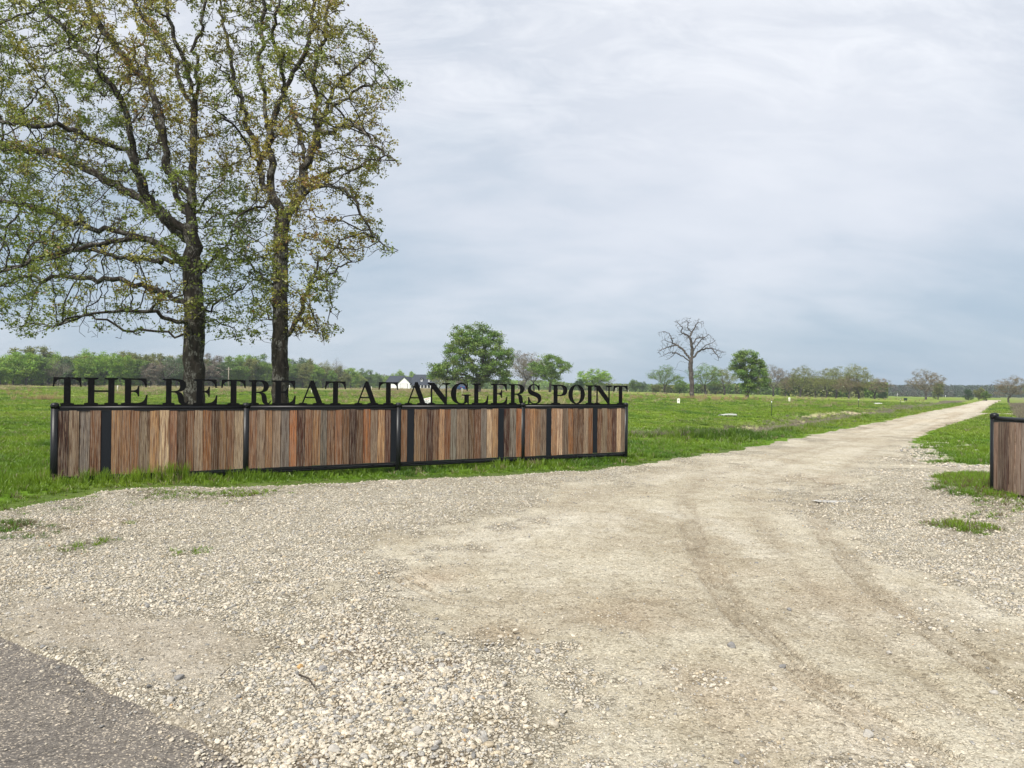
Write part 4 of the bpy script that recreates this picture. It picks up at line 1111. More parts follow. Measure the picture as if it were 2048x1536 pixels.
def wood_mesh(name, pos, par, rad, mat, flare=0.0, thin=3, rmin=0.0):
    n = len(pos); kids = [[] for _ in range(n)]
    for i in range(n):
        if par[i] >= 0: kids[par[i]].append(i)
    chains = []; stack = [(0, None)]
    while stack:
        i, p = stack.pop(); ch = [p] if p is not None else []
        ch.append(i)
        while kids[i]:
            ks = sorted(kids[i], key=lambda q: -rad[q])
            for q in ks[1:]: stack.append((q, i))
            i = ks[0]; ch.append(i)
        chains.append(ch)
    V, F4 = [], []; base = 0
    for ch in chains:
        if len(ch) < 2: continue
        r = rad[ch].copy()
        if par[ch[1]] == ch[0] and ch[0] != 0: r[0] = min(r[0], r[1] * 1.25)
        if r[1] < rmin: continue
        k = 14 if r.max() > 0.15 else 8 if r.max() > 0.05 else 5 if r.max() > 0.02 else thin
        P = pos[ch]; T = np.gradient(P, axis=0); T /= (np.linalg.norm(T, axis=1)[:, None] + 1e-9)
        ref = np.cross(T[0], [0.3, 0.1, 0.95] if abs(T[0][2]) < 0.9 else [1, 0, 0]); ref /= np.linalg.norm(ref) + 1e-9
        ang = np.arange(k) * 2 * math.pi / k; ca, sa = np.cos(ang)[:, None], np.sin(ang)[:, None]
        for j in range(len(ch)):
            ref = ref - T[j] * ref.dot(T[j]); ref /= np.linalg.norm(ref) + 1e-9
            bi = np.cross(T[j], ref); rr = r[j]
            if flare and ch[0] == 0 and j < 8: rr = rr * (1 + flare * math.exp(-j * 0.9))
            V.append(P[j] + (ref * ca + bi * sa) * rr * (1 + 0.06 * np.sin(ang * 3 + j * 0.7)[:, None]))
        a = np.arange(len(ch) - 1)[:, None] * k; b = np.arange(k)[None, :]; b2 = (b + 1) % k
        F4.append(np.stack([a + b, a + b2, a + k + b2, a + k + b], -1).reshape(-1, 4) + base)
        base += len(ch) * k
    return mesh_np(name, np.concatenate(V), np.concatenate(F4), mat, True)
def leaf_mesh(name, C, L, Wd, tint, mat, rs, up=0.3):
    """C centres (n,3); L, Wd sizes; folded rhombs"""
    n = len(C)
    d = rs.randn(n, 3); d[:, 2] = d[:, 2] * 0.7 + up * 0.3; d /= np.linalg.norm(d, axis=1)[:, None]
    s = np.cross(d, rs.randn(n, 3)); s /= np.linalg.norm(s, axis=1)[:, None]
    nn = np.cross(d, s)
    L = L[:, None]; Wd = Wd[:, None]
    v = np.stack([C - d * L * .5, C + s * Wd * .5 + nn * Wd * .18, C + d * L * .5, C - s * Wd * .5 + nn * Wd * .18], 1).reshape(-1, 3)
    f = np.arange(4 * n).reshape(n, 4)
    return mesh_np(name, v, f, mat, False, {'tint': ('FLOAT_COLOR', np.repeat(tint, 4, 0))})

def env_points(poly, depth0, n, yscale, gaps, seed, zlo=None, power=1.0):
    """attractors inside a crown outline traced from the view, at its own distance and with real depth"""
    r = np.random.RandomState(seed)
    P = np.array(poly, float); x0, y0 = P.min(0); x1, y1 = P.max(0)
    out = []
    cx = (x0 + x1) / 2
    while len(out) < n:
        a = r.rand(4000, 2) * [x1 - x0, y1 - y0] + [x0, y0]
        sd = poly_sd(a[:, 0], a[:, 1], poly)
        t = r.rand(4000) * 2 - 1
        half = np.clip(np.sqrt(np.clip(-sd, 0, None) / 150.0), 0, 1) * yscale
        ok = (sd < 0)
        keep = np.ones(4000, bool)
        for gx_, gy_, grx, gry, pr in gaps:
            keep &= ~((((a[:, 0] - gx_) / grx) ** 2 + ((a[:, 1] - gy_) / gry) ** 2 < 1) & (r.rand(4000) < pr))
        for q in np.nonzero(ok & keep)[0]:
            out.append((a[q, 0], a[q, 1], depth0 + t[q] * half[q]))
    return np.array([W(*q) for q in out[:n]])
def L2(depth, pts, rnd_, spread=0.0, d1=None):
    """a limb traced in the view; its distance runs from depth to d1"""
    n = len(pts); d1 = depth if d1 is None else d1
    return [W(px, py, depth + (d1 - depth) * (i / (n - 1))) for i, (px, py) in enumerate(pts)]
rr = random.Random(3)
def big_tree(name, label, depth, trunk, limbs, env, gaps, natt, yscale, root_r, tints, seed, nleaf, step=0.21, clus=None):
    g0 = W(*trunk[0], depth)
    T0 = [Vector((g0.x, depth, tz(g0.x, depth) - 0.25))] + [W(a, b, depth) for a, b in trunk[1:]]
    LM = [T0]
    for pts, dd in limbs:
        LM.append(L2(depth, pts, rr, 0, depth + dd))
    att = env_points(env, depth, natt, yscale, gaps, seed)
    pos, par, nl = colonize(LM, att, step, 1.5, 0.27, 64, seed, droop=0.02, jit=0.25)
    rad, cnt = radii(par, 0.0058, root_r, 2.35)
    root = empty(name, T0[0]); tag(root, label, 'tree')
    org = np.array(T0[0])
    link('trunk', wood_mesh('trunk', pos - org, par, rad, M_bark, 0.35), root)
    rs = np.random.RandomState(seed + 5)
    # twigs and leaves on the thin wood
    tips = np.nonzero((rad < 0.0135) & (np.arange(len(pos)) > 0))[0]
    # leaf tufts sit in sprays: some twig ends carry many, others are bare
    tp = pos[tips]
    den = fbm(tp[:, 0] * 1.5 + tp[:, 1] * 0.9, tp[:, 2] * 1.5 + tp[:, 1] * 0.7, seed, 2)
    wgt = np.clip((den - 0.41) * 8, 0.02, 1.0); wgt /= wgt.sum()
    K = 8; m = nleaf // K
    c = rs.choice(tips, m, p=wgt)
    par_c = par[c]
    base = pos[c] + (pos[par_c] - pos[c]) * rs.rand(m, 1)
    off = rs.randn(m, 3); off /= np.linalg.norm(off, axis=1)[:, None]; off[:, 2] = np.abs(off[:, 2]) * 0.6 - 0.1
    ln = (0.08 + 0.22 * rs.rand(m))[:, None]
    tipp = base + off * ln
    s = np.cross(off, rs.randn(m, 3)); s /= np.linalg.norm(s, axis=1)[:, None]; q = np.cross(off, s)
    w = 0.004
    tv = np.stack([base + s * w, base - s * w * .5 + q * w, base - s * w * .5 - q * w, tipp], 1).reshape(-1, 3) - org
    ti = np.arange(m)[:, None] * 4
    tf = np.concatenate([ti + [0, 1, 3], ti + [1, 2, 3], ti + [2, 0, 3]])
    tw = link('twigs', mesh_np('twigs', tv, tf, M_bark), root); tw['kind'] = 'stuff'
    lc = np.repeat(tipp, K, 0) + rs.randn(m * K, 3) * 0.042
    tipp5 = np.repeat(tipp, K, 0)
    hue = tints(tipp5, rs)
    sz = 0.045 + 0.050 * rs.rand(len(lc))
    lv = link('crown', leaf_mesh('crown', lc - org, sz, sz * 0.6, hue, M_leaf, rs), root); lv['kind'] = 'stuff'
    print(name, len(pos), 'nodes', len(lc), 'leaves', rad[0])
    return root
def tint_oak(green_bias):
    G1, G2, Y1, Br = np.array([0.120, 0.175, 0.026]), np.array([0.225, 0.260, 0.046]), np.array([0.320, 0.275, 0.052]), np.array([0.210, 0.120, 0.034])
    def f(P, rs):
        n = fbm(P[:, 0] * 0.9 + P[:, 1] * 0.3, P[:, 2] * 0.9, 201, 4); n2 = fbm(P[:, 0] * 1.3, P[:, 2] * 1.3 + P[:, 1], 203, 2)
        r = rs.rand(len(P))
        k = np.clip((n - 0.5) * 3.2 + 0.42 - green_bias(P), 0, 1)[:, None]
        c = (G1 * (1 - n2[:, None]) + G2 * n2[:, None]) * (1 - k) + Y1 * k
        b = ((n2 > 0.56) & (r < 0.5 * k[:, 0] + 0.03))[:, None]
        c = np.where(b, Br, c)
        return c * (0.7 + 0.6 * rs.rand(len(P)))[:, None]
    return f
D1, D2 = 20.5, 20.0
t1 = big_tree('oak_tree', 'wide spreading oak with thick trunk behind the letters R and E, left of its neighbour', D1,
    [(390, 880), (389, 800), (387, 720), (389, 640), (386, 560), (384, 480), (381, 420), (386, 350), (388, 290), (388, 230), (391, 200)],
    [([(391, 205), (396, 180), (393, 130), (388, 91), (406, 52), (409, 15), (415, -60)], 0.5),
     ([(389, 215), (383, 167), (367, 120), (349, 83), (335, 20), (320, -60)], -1.2), ([(388, 220), (365, 177), (349, 120), (318, 75), (284, 31), (260, -10), (240, -80)], 1.6),
     ([(384, 470), (325, 430), (285, 380), (272, 320), (255, 235), (230, 180), (185, 130), (130, 60), (85, 10), (60, -60)], -2.2),
     ([(384, 500), (320, 430), (262, 385), (190, 345), (120, 310), (50, 300), (-40, 280)], 2.4), ([(330, 430), (255, 300), (160, 262), (100, 252), (0, 243), (-60, 230)], -3.2),
     ([(384, 520), (300, 478), (260, 469), (178, 456), (118, 434), (68, 415), (0, 400), (-60, 380)], -1.0), ([(280, 475), (200, 490), (120, 505), (60, 520), (0, 545)], -3.4),
     ([(388, 610), (355, 600), (315, 580), (279, 570), (219, 557), (137, 554), (66, 551), (0, 570)], 1.8),
     ([(388, 672), (369, 669), (314, 663), (246, 661), (215, 640), (170, 630), (120, 650)], -1.5), ([(388, 640), (355, 644), (301, 622), (232, 622), (150, 633), (107, 663)], -3.0),
     ([(386, 540), (350, 520), (300, 520), (240, 515), (180, 500), (100, 490)], 3.6), ([(384, 450), (350, 380), (330, 300), (310, 230), (300, 150), (290, 80)], 3.2),
     ([(388, 560), (425, 520), (460, 480), (500, 440), (520, 430)], 2.5), ([(389, 640), (425, 610), (460, 590), (495, 560), (520, 560)], 3.4), ([(389, 660), (430, 640), (455, 650), (480, 670)], 1.5),
     ([(382, 430), (420, 390), (450, 350), (470, 330)], 2.0), ([(388, 280), (430, 270), (450, 255)], 0.5), ([(378, 400), (330, 330), (322, 250), (300, 170), (230, 90), (180, 20), (150, -60)], 1.0)],
    [(-170, -150), (445, -150), (440, -20), (430, 60), (450, 150), (435, 250), (470, 330), (520, 400), (535, 500), (520, 560), (505, 620), (490, 690), (455, 690), (430, 660), (412, 690), (375, 700), (340, 680), (300, 670), (255, 690), (215, 672), (180, 690), (150, 655),
     (105, 665), (60, 690), (10, 660), (-30, 640), (-100, 600), (-170, 400)],
    [(370, 60, 30, 60, .9), (420, 110, 14, 60, .9), (415, 300, 14, 60, .8), (230, 590, 55, 14, .8), (310, 610, 40, 10, .7), (340, 150, 14, 60, .8), (430, 600, 12, 30, .6), (40, 60, 40, 40, .5), (255, 400, 30, 14, .6), (430, 215, 12, 30, .7), (240, 40, 30, 25, .7), (0, 20, 60, 40, .6), (290, 560, 30, 12, .7), (100, 600, 40, 12, .7), (330, 640, 30, 14, .8), (150, 200, 24, 12, .6)],
    11500, 4.6, 0.275, tint_oak(lambda P: np.clip((-P[:, 0] - 8.5) * 0.16, -0.3, 0.6) + np.clip((6.5 - P[:, 2]) * 0.09, -0.25, 0.5) + 0.8 * (P[:, 0] > -8.3) * (P[:, 2] < 7.5)), 21, 96000)
t2 = big_tree('oak_tree', 'taller oak with open upright limbs beside the wide one, behind the sign', D2,
    [(560, 880), (560, 800), (560, 720), (561, 660), (560, 600), (561, 540), (562, 480), (566, 440), (562, 420)],
    [([(562, 425), (548, 400), (541, 365), (540, 310), (538, 260), (525, 169), (517, 109), (520, 52), (527, 5), (530, -70)], -0.6),
     ([(566, 440), (585, 415), (597, 395), (603, 378), (621, 312), (632, 273), (629, 234), (637, 203), (629, 156), (634, 117), (650, 78), (655, 20), (660, -50)], 0.6),
     ([(539, 270), (546, 247), (556, 208), (582, 156), (613, 99), (624, 39), (622, -40)], 1.2), ([(548, 400), (522, 365), (512, 300), (488, 221), (468, 156), (462, 117), (450, 60), (440, 0)], 1.2),
     ([(515, 320), (490, 280), (465, 247), (430, 220), (405, 212)], -1.5), ([(632, 273), (645, 240), (658, 208), (676, 169), (699, 146), (738, 115), (750, 80)], -1.5),
     ([(655, 215), (676, 208), (712, 180), (751, 161), (798, 185)], 1.3), ([(632, 275), (647, 264), (686, 250), (725, 260), (764, 300), (798, 330)], -2.2),
     ([(608, 375), (625, 362), (647, 349), (686, 336), (738, 331), (775, 340)], 1.8), ([(605, 385), (629, 375), (673, 375), (707, 396), (730, 440), (745, 470), (780, 500)], -1.2),
     ([(564, 672), (578, 669), (597, 633), (605, 600), (621, 570), (635, 538), (662, 502), (695, 475), (728, 464), (755, 478), (796, 502)], 0.5),
     ([(621, 570), (640, 558), (660, 549), (695, 524), (725, 520)], 1.8), ([(640, 555), (649, 551), (662, 600), (657, 655), (632, 669)], -1.0), ([(597, 640), (630, 662), (650, 690)], -2.0),
     ([(561, 570), (542, 568), (518, 546), (487, 513), (460, 500)], 2.2), ([(560, 645), (539, 636), (509, 600), (506, 551), (490, 520)], 1.5), ([(548, 400), (500, 420), (480, 430), (465, 450)], -1.8),
     ([(620, 320), (600, 270), (590, 240), (585, 215)], 2.5), ([(582, 156), (560, 120), (545, 60), (560, 0)], -1.5), ([(470, 160), (440, 140), (425, 110)], -1.0)],
    [(450, -150), (690, -150), (695, -30), (700, 40), (735, 55), (755, 90), (775, 135), (800, 150), (818, 200), (790, 225), (775, 260), (800, 325), (770, 345), (745, 380), (755, 430), (775, 470), (803, 503), (770, 520), (735, 510), (700, 540), (675, 580), (685, 640), (672, 690), (640, 680),
     (615, 660), (590, 690), (575, 640), (540, 650), (500, 690), (480, 640), (500, 560), (470, 520), (455, 480), (480, 440), (500, 410), (470, 380), (430, 330), (412, 230), (420, 180), (415, 100), (440, 40)],
    [(590, 185, 26, 45, .97), (520, 210, 12, 60, .9), (480, 380, 20, 25, .8), (555, 330, 8, 70, .8), (690, 90, 14, 20, .8), (615, 250, 14, 30, .8), (700, 220, 24, 12, .8), (655, 150, 10, 30, .8), (470, 60, 20, 20, .6), (640, 440, 40, 22, .75), (700, 300, 26, 10, .7), (720, 420, 22, 18, .9), (590, 320, 12, 50, .85), (690, 440, 20, 20, .8),
     (600, 540, 20, 25, .8), (650, 620, 10, 40, .7), (560, 60, 12, 50, .6), (500, 130, 12, 30, .7), (610, 500, 20, 12, .6), (720, 150, 14, 16, .7), (520, 470, 20, 40, .75), (660, 400, 40, 12, .7)],
    8000, 3.9, 0.215, tint_oak(lambda P: -0.1 + 0.5 * (P[:, 2] < 5.2) * (P[:, 0] < -6)), 22, 42000)
# ------------------------------------------------------------------ trees farther off
def crown_pts(kind, n, rs):
    """attractors in a crown of about unit height, base of the tree at 0"""
    out = []
    while len(out) < n:
        a = rs.rand(3) * 2 - 1
        if kind == 'oak': c = np.array([0, 0, 0.60]); s = np.array([0.50, 0.50, 0.40])
        elif kind == 'bush': c = np.array([0, 0, 0.54]); s = np.array([0.34, 0.34, 0.46])
        elif kind == 'wood': c = np.array([0, 0, 0.52]); s = np.array([0.36, 0.36, 0.48])
        elif kind == 'wide': c = np.array([0, 0, 0.56]); s = np.array([0.62, 0.55, 0.42])
        elif kind == 'cedar': c = np.array([0, 0, 0.52]); s = np.array([0.27, 0.27, 0.48])
        else: c = np.array([0, 0, 0.6]); s = np.array([0.42, 0.42, 0.40])
        l = np.linalg.norm(a)
        lump = 0.78 + 0.32 * math.sin(3.1 * a[0] + 1.7 + 2 * a[2]) * math.cos(2.9 * a[1] + a[2] * 3 + rs_shift[0])
        if kind == 'cedar': lump *= (0.55 + 0.45 * (1 - a[2]) / 2 * 1.6)
        if l < lump: out.append(c + s * a)
    return np.array(out)
rs_shift = [0.0]
def proto_tree(kind, seed, H, natt, nleaf, lsz, root_r, leafy=1.0, tintv=0.3, nclump=None, lay=0.25):
    rs = np.random.RandomState(seed); rs_shift[0] = seed * 1.3
    att = crown_pts(kind, natt, rs) * H
    tr = [Vector((0, 0, -0.3)), Vector((rs.randn() * .02 * H, rs.randn() * .02 * H, 0.14 * H)), Vector((rs.randn() * .03 * H, rs.randn() * .03 * H, 0.26 * H))]
    if kind in ('cedar',): tr.append(Vector((0, 0, 0.8 * H)))
    limbs = [tr]
    if kind not in ('cedar',):
        for k in range(5):
            a = k * 2.51 + rs.rand(); L = H * rs.uniform(0.16, 0.26)
            limbs.append([tr[-1], tr[-1] + Vector((math.cos(a) * L * 0.8, math.sin(a) * L * 0.8, L * rs.uniform(0.5, 1.0)))])
    pos, par, nl = colonize(limbs, att, H * 0.035, H * 0.3, H * 0.05, 32, seed, jit=0.3)
    rad, cnt = radii(par, 0.012 * H / 12, root_r, 2.3)
    wood = wood_mesh('trunk', pos, par, rad, M_barkf, 0.3, 3)
    tips = np.nonzero((rad < root_r * 0.2))[0]
    if nleaf == 0: return wood, None, pos, par, rad
    # leaves gather in clumps, so the crown shows light tops, dark hollows and gaps
    nc = nclump or max(60, nleaf // 34)
    cc = pos[tips[rs.randint(0, len(tips), nc)]] + rs.randn(nc, 3) * 0.012 * H
    cid = rs.randint(0, nc, nleaf)
    C = cc[cid] + rs.randn(nleaf, 3) * np.array([1, 1, 0.62]) * H * 0.030 * (0.7 + 0.6 * rs.rand(nc)[cid])[:, None]
    C[:, 2] = np.maximum(C[:, 2], 0.04 * H)
    cv = (1 - tintv + 2 * tintv * rs.rand(nc))[cid]
    t = np.ones((nleaf, 3)) * (cv * (0.75 + 0.5 * rs.rand(nleaf)))[:, None]
    t[:, 0] *= (0.85 + 0.35 * rs.rand(nc))[cid]
    sz = lsz * (0.7 + 0.6 * rs.rand(nleaf))
    crown = leaf_mesh('crown', C, sz, sz * 0.75, t, M_leafo, rs)
    return wood, crown, pos, par, rad
PR = {}
for kind, seeds in {'oak': (1, 2, 3), 'bush': (4,), 'wood': (5, 6, 7, 8), 'wide': (9,), 'cedar': (10, 11)}.items():
    for i, sd_ in enumerate(seeds):
        PR[kind, i] = proto_tree(kind, sd_, 12.0, 380, 13000 if kind != 'cedar' else 7000, 0.27, 0.30, nclump=420)[:2]
for i, sd_ in enumerate((20, 21, 22)):
    PR['sparse', i] = proto_tree('oak', sd_, 12.0, 620, 7500, 0.20, 0.28, nclump=600, tintv=0.35)[:2]
for i, sd_ in enumerate((30, 31, 32)):
    PR['bare', i] = proto_tree('x', sd_, 12.0, 1000, 2600, 0.13, 0.22, nclump=900)[:2]
GREEN = {'green': (0.125, 0.215, 0.030), 'bright': (0.20, 0.33, 0.036), 'olive': (0.175, 0.20, 0.050), 'grey': (0.22, 0.195, 0.150), 'dark': (0.050, 0.11, 0.032), 'yellow': (0.23, 0.29, 0.04), 'brown': (0.18, 0.150, 0.085), 'teal': (0.10, 0.165, 0.065)}
WORDS = {'green': 'mid green', 'bright': 'bright green', 'olive': 'olive', 'grey': 'grey', 'dark': 'dark green', 'yellow': 'yellow green', 'brown': 'brownish', 'teal': 'dull green'}
used_labels = set()
def place_tree(kind, i, px, base, top, tone, label, depth=None, wide=1.0, group=None, name='tree', rz=None, cat='tree'):
    if depth is None:
        p = ground_hit(px, base)
        if p is None: p = Vector((ray(px, base).x * 300, 300, 0)); 
        depth = p.y
    r = ray(px, base); x = r.x / r.y * depth
    z = tz(x, depth)
    zt = W(px, top, depth).z
    Hh = max(zt - z, 1.0)
    wood, crown = PR[kind, i]
    e = empty(name, (x, depth, z), rr.uniform(0, 6.28) if rz is None else rz)
    top_h = max(v[2] for v in wood.bb) if hasattr(wood, 'bb') else 11.7
    s = Hh / 11.7
    e.scale = (s * wide, s * wide, s)
    assert label not in used_labels, label
    used_labels.add(label)
    tag(e, label, cat, group)
    w = link('trunk', wood, e)
    if crown:
        c = link('crown', crown, e); c['kind'] = 'stuff'
        g = GREEN[tone]; k = rr.uniform(0.88, 1.12)
        c.color = (g[0] * k, g[1] * k, g[2] * k, 1)
    return e
# the big round oak in mid field, with its own limbs
def tree_from_env(name, label, depth, trunk, limbs, env, gaps, natt, ysc, root_r, seed, nleaf, lsz, tone, step, bark, leafmul=1.0, tip=0.02, nclump=300, spread=0.45):
    g0 = W(*trunk[0], depth)
    T0 = [Vector((g0.x, depth, tz(g0.x, depth) - 0.3))] + [W(a, b, depth) for a, b in trunk[1:]]
    LM = [T0] + [L2(depth, p, rr, 0, depth + d) for p, d in limbs]
    old = env_points
    r = np.random.RandomState(seed); P = np.array(env, float); x0, y0 = P.min(0); x1, y1 = P.max(0); out = []
    while len(out) < natt:
        a = r.rand(2000, 2) * [x1 - x0, y1 - y0] + [x0, y0]; sd = poly_sd(a[:, 0], a[:, 1], env); ok = sd < 0
        for gx_, gy_, grx, gry, pr in gaps: ok &= ~((((a[:, 0] - gx_) / grx) ** 2 + ((a[:, 1] - gy_) / gry) ** 2 < 1) & (r.rand(2000) < pr))
        half = np.clip(np.sqrt(np.clip(-sd, 0, None) / ((x1 - x0) * 0.3)), 0, 1) * ysc
        for q in np.nonzero(ok)[0]: out.append(W(a[q, 0], a[q, 1], depth + (r.rand() * 2 - 1) * half[q]))
    att = np.array(out[:natt])
    pos, par, nl = colonize(LM, att, step, step * 7, step * 1.5, 40, seed, jit=0.3)
    rad, cnt = radii(par, tip, root_r, 2.2)
    org = np.array(T0[0]); root = empty(name, T0[0]); tag(root, label, 'tree')
    link('trunk', wood_mesh('trunk', pos - org, par, rad, bark, 0.3, 3), root)
    if nleaf:
        rs = np.random.RandomState(seed)
        tips = np.nonzero(rad < tip * 3)[0]; cc = pos[tips[rs.randint(0, len(tips), nclump)]]
        cid = rs.randint(0, nclump, nleaf)
        C = cc[cid] + rs.randn(nleaf, 3) * np.array([1, 1, 0.6]) * spread - org
        cv = (0.7 + 0.6 * rs.rand(nclump))[cid]
        t = np.ones((nleaf, 3)) * (cv * (0.75 + 0.5 * rs.rand(nleaf)))[:, None]; t[:, 0] *= (0.85 + 0.4 * rs.rand(nclump))[cid]
        sz = lsz * (0.7 + 0.6 * rs.rand(nleaf))
        c = link('crown', leaf_mesh('crown', C, sz, sz * .75, t, M_leafo, rs), root); c['kind'] = 'stuff'; c.color = (*GREEN[tone], 1)
    return root
D = ground_hit(957, 785).y
tree_from_env('oak_tree', 'large round green oak with stout trunk standing alone behind the word ANGLERS', D,
    [(957, 785), (957, 775), (956, 764), (957, 755)],
    [([(956, 760), (935, 752), (910, 745), (885, 742), (868, 745)], -1), ([(957, 758), (950, 735), (935, 710), (925, 690)], 1), ([(957, 757), (965, 730), (970, 700), (965, 670)], 0), ([(957, 760), (980, 748), (1000, 735), (1015, 720)], 1.5), ([(958, 758), (985, 740), (1000, 700)], -2), ([(950, 762), (925, 755), (900, 760)], 2)],
    [(905, 655), (935, 648), (975, 650), (1000, 662), (1008, 690), (1025, 700), (1028, 725), (1020, 745), (1040, 752), (1030, 764), (985, 770), (965, 768), (940, 772), (900, 768), (865, 762), (850, 745), (858, 725), (880, 722), (882, 700), (895, 690), (898, 668)],
    [(870, 755, 14, 5, .6), (1000, 730, 8, 8, .7), (975, 690, 5, 8, .5)], 1000, 6.0, 0.50, 51, 40000, 0.25, 'green', 0.36, M_barkf, nclump=460, spread=0.42, tip=0.03)
# the dead tree
D = ground_hit(1384, 795).y
tree_from_env('dead_tree', 'tall leafless dead tree with crooked grey limbs in the open field', D,
    [(1384, 796), (1384, 780), (1383, 757), (1381, 738), (1382, 722)],
    [([(1382, 722), (1384, 700), (1382, 685), (1380, 672), (1384, 664), (1389, 655), (1394, 648), (1398, 636)], 0.5), ([(1380, 674), (1370, 668), (1362, 664), (1365, 655), (1357, 647), (1354, 640)], -1), ([(1381, 722), (1373, 708), (1362, 696), (1350, 688), (1340, 684), (1330, 680), (1322, 683)], 1.2), ([(1345, 686), (1342, 672), (1337, 666), (1325, 663), (1316, 666)], 0),
     ([(1378, 724), (1365, 712), (1352, 706), (1342, 704), (1333, 708), (1318, 715)], -1.5), ([(1348, 704), (1343, 714), (1333, 720)], -1), ([(1383, 722), (1392, 708), (1402, 700), (1414, 696), (1428, 698), (1440, 702), (1452, 704)], 1.5), ([(1402, 700), (1412, 690), (1424, 686), (1432, 680)], 0), ([(1385, 718), (1388, 700), (1396, 688), (1404, 678), (1414, 671), (1420, 670)], -1.2),
     ([(1425, 698), (1432, 708), (1438, 722)], 0), ([(1382, 690), (1392, 678), (1405, 674)], 1), ([(1376, 728), (1362, 722), (1355, 728), (1350, 738)], -1), ([(1384, 745), (1400, 728), (1412, 726)], 1.5), ([(1350, 690), (1336, 694), (1322, 700), (1314, 706)], -0.6), ([(1383, 752), (1365, 742), (1345, 738), (1325, 735)], -1.0), ([(1385, 752), (1405, 750), (1425, 746)], 1.0), ([(1392, 650), (1400, 645), (1406, 642)], .3), ([(1384, 664), (1375, 655), (1376, 645), (1374, 636)], .3)],
    [(1345, 640), (1375, 634), (1408, 640), (1412, 665), (1428, 672), (1440, 695), (1455, 706), (1440, 724), (1415, 712), (1395, 705), (1372, 705), (1350, 715), (1320, 716), (1312, 700), (1322, 684), (1313, 664), (1335, 662), (1352, 668)],
    [(1395, 690, 6, 8, .8), (1365, 690, 5, 5, .7)], 1500, 3.2, 0.40, 61, 0, 0, 'grey', 0.27, M_dead, tip=0.021)
D = ground_hit(1495, 796).y
tree_from_env('bushy_tree', 'dense leaning bushy green tree reaching near the ground', D, [(1494, 797), (1494, 785), (1492, 765), (1490, 740)],
    [([(1497, 797), (1500, 780), (1508, 760)], .6), ([(1492, 765), (1482, 740), (1478, 715)], .5), ([(1493, 760), (1505, 735), (1510, 715)], -.5), ([(1496, 770), (1515, 755), (1525, 740)], 0)],
    [(1478, 698), (1495, 697), (1512, 706), (1528, 722), (1540, 745), (1541, 765), (1530, 780), (1512, 784), (1498, 790), (1486, 785), (1480, 768), (1466, 750), (1459, 735), (1464, 712)],
    [(1475, 735, 4, 6, .7), (1525, 768, 5, 5, .7), (1500, 785, 8, 4, .8)], 420, 3.0, 0.34, 71, 21000, 0.23, 'green', 0.36, M_barkf, nclump=270, spread=0.36, tip=0.03)
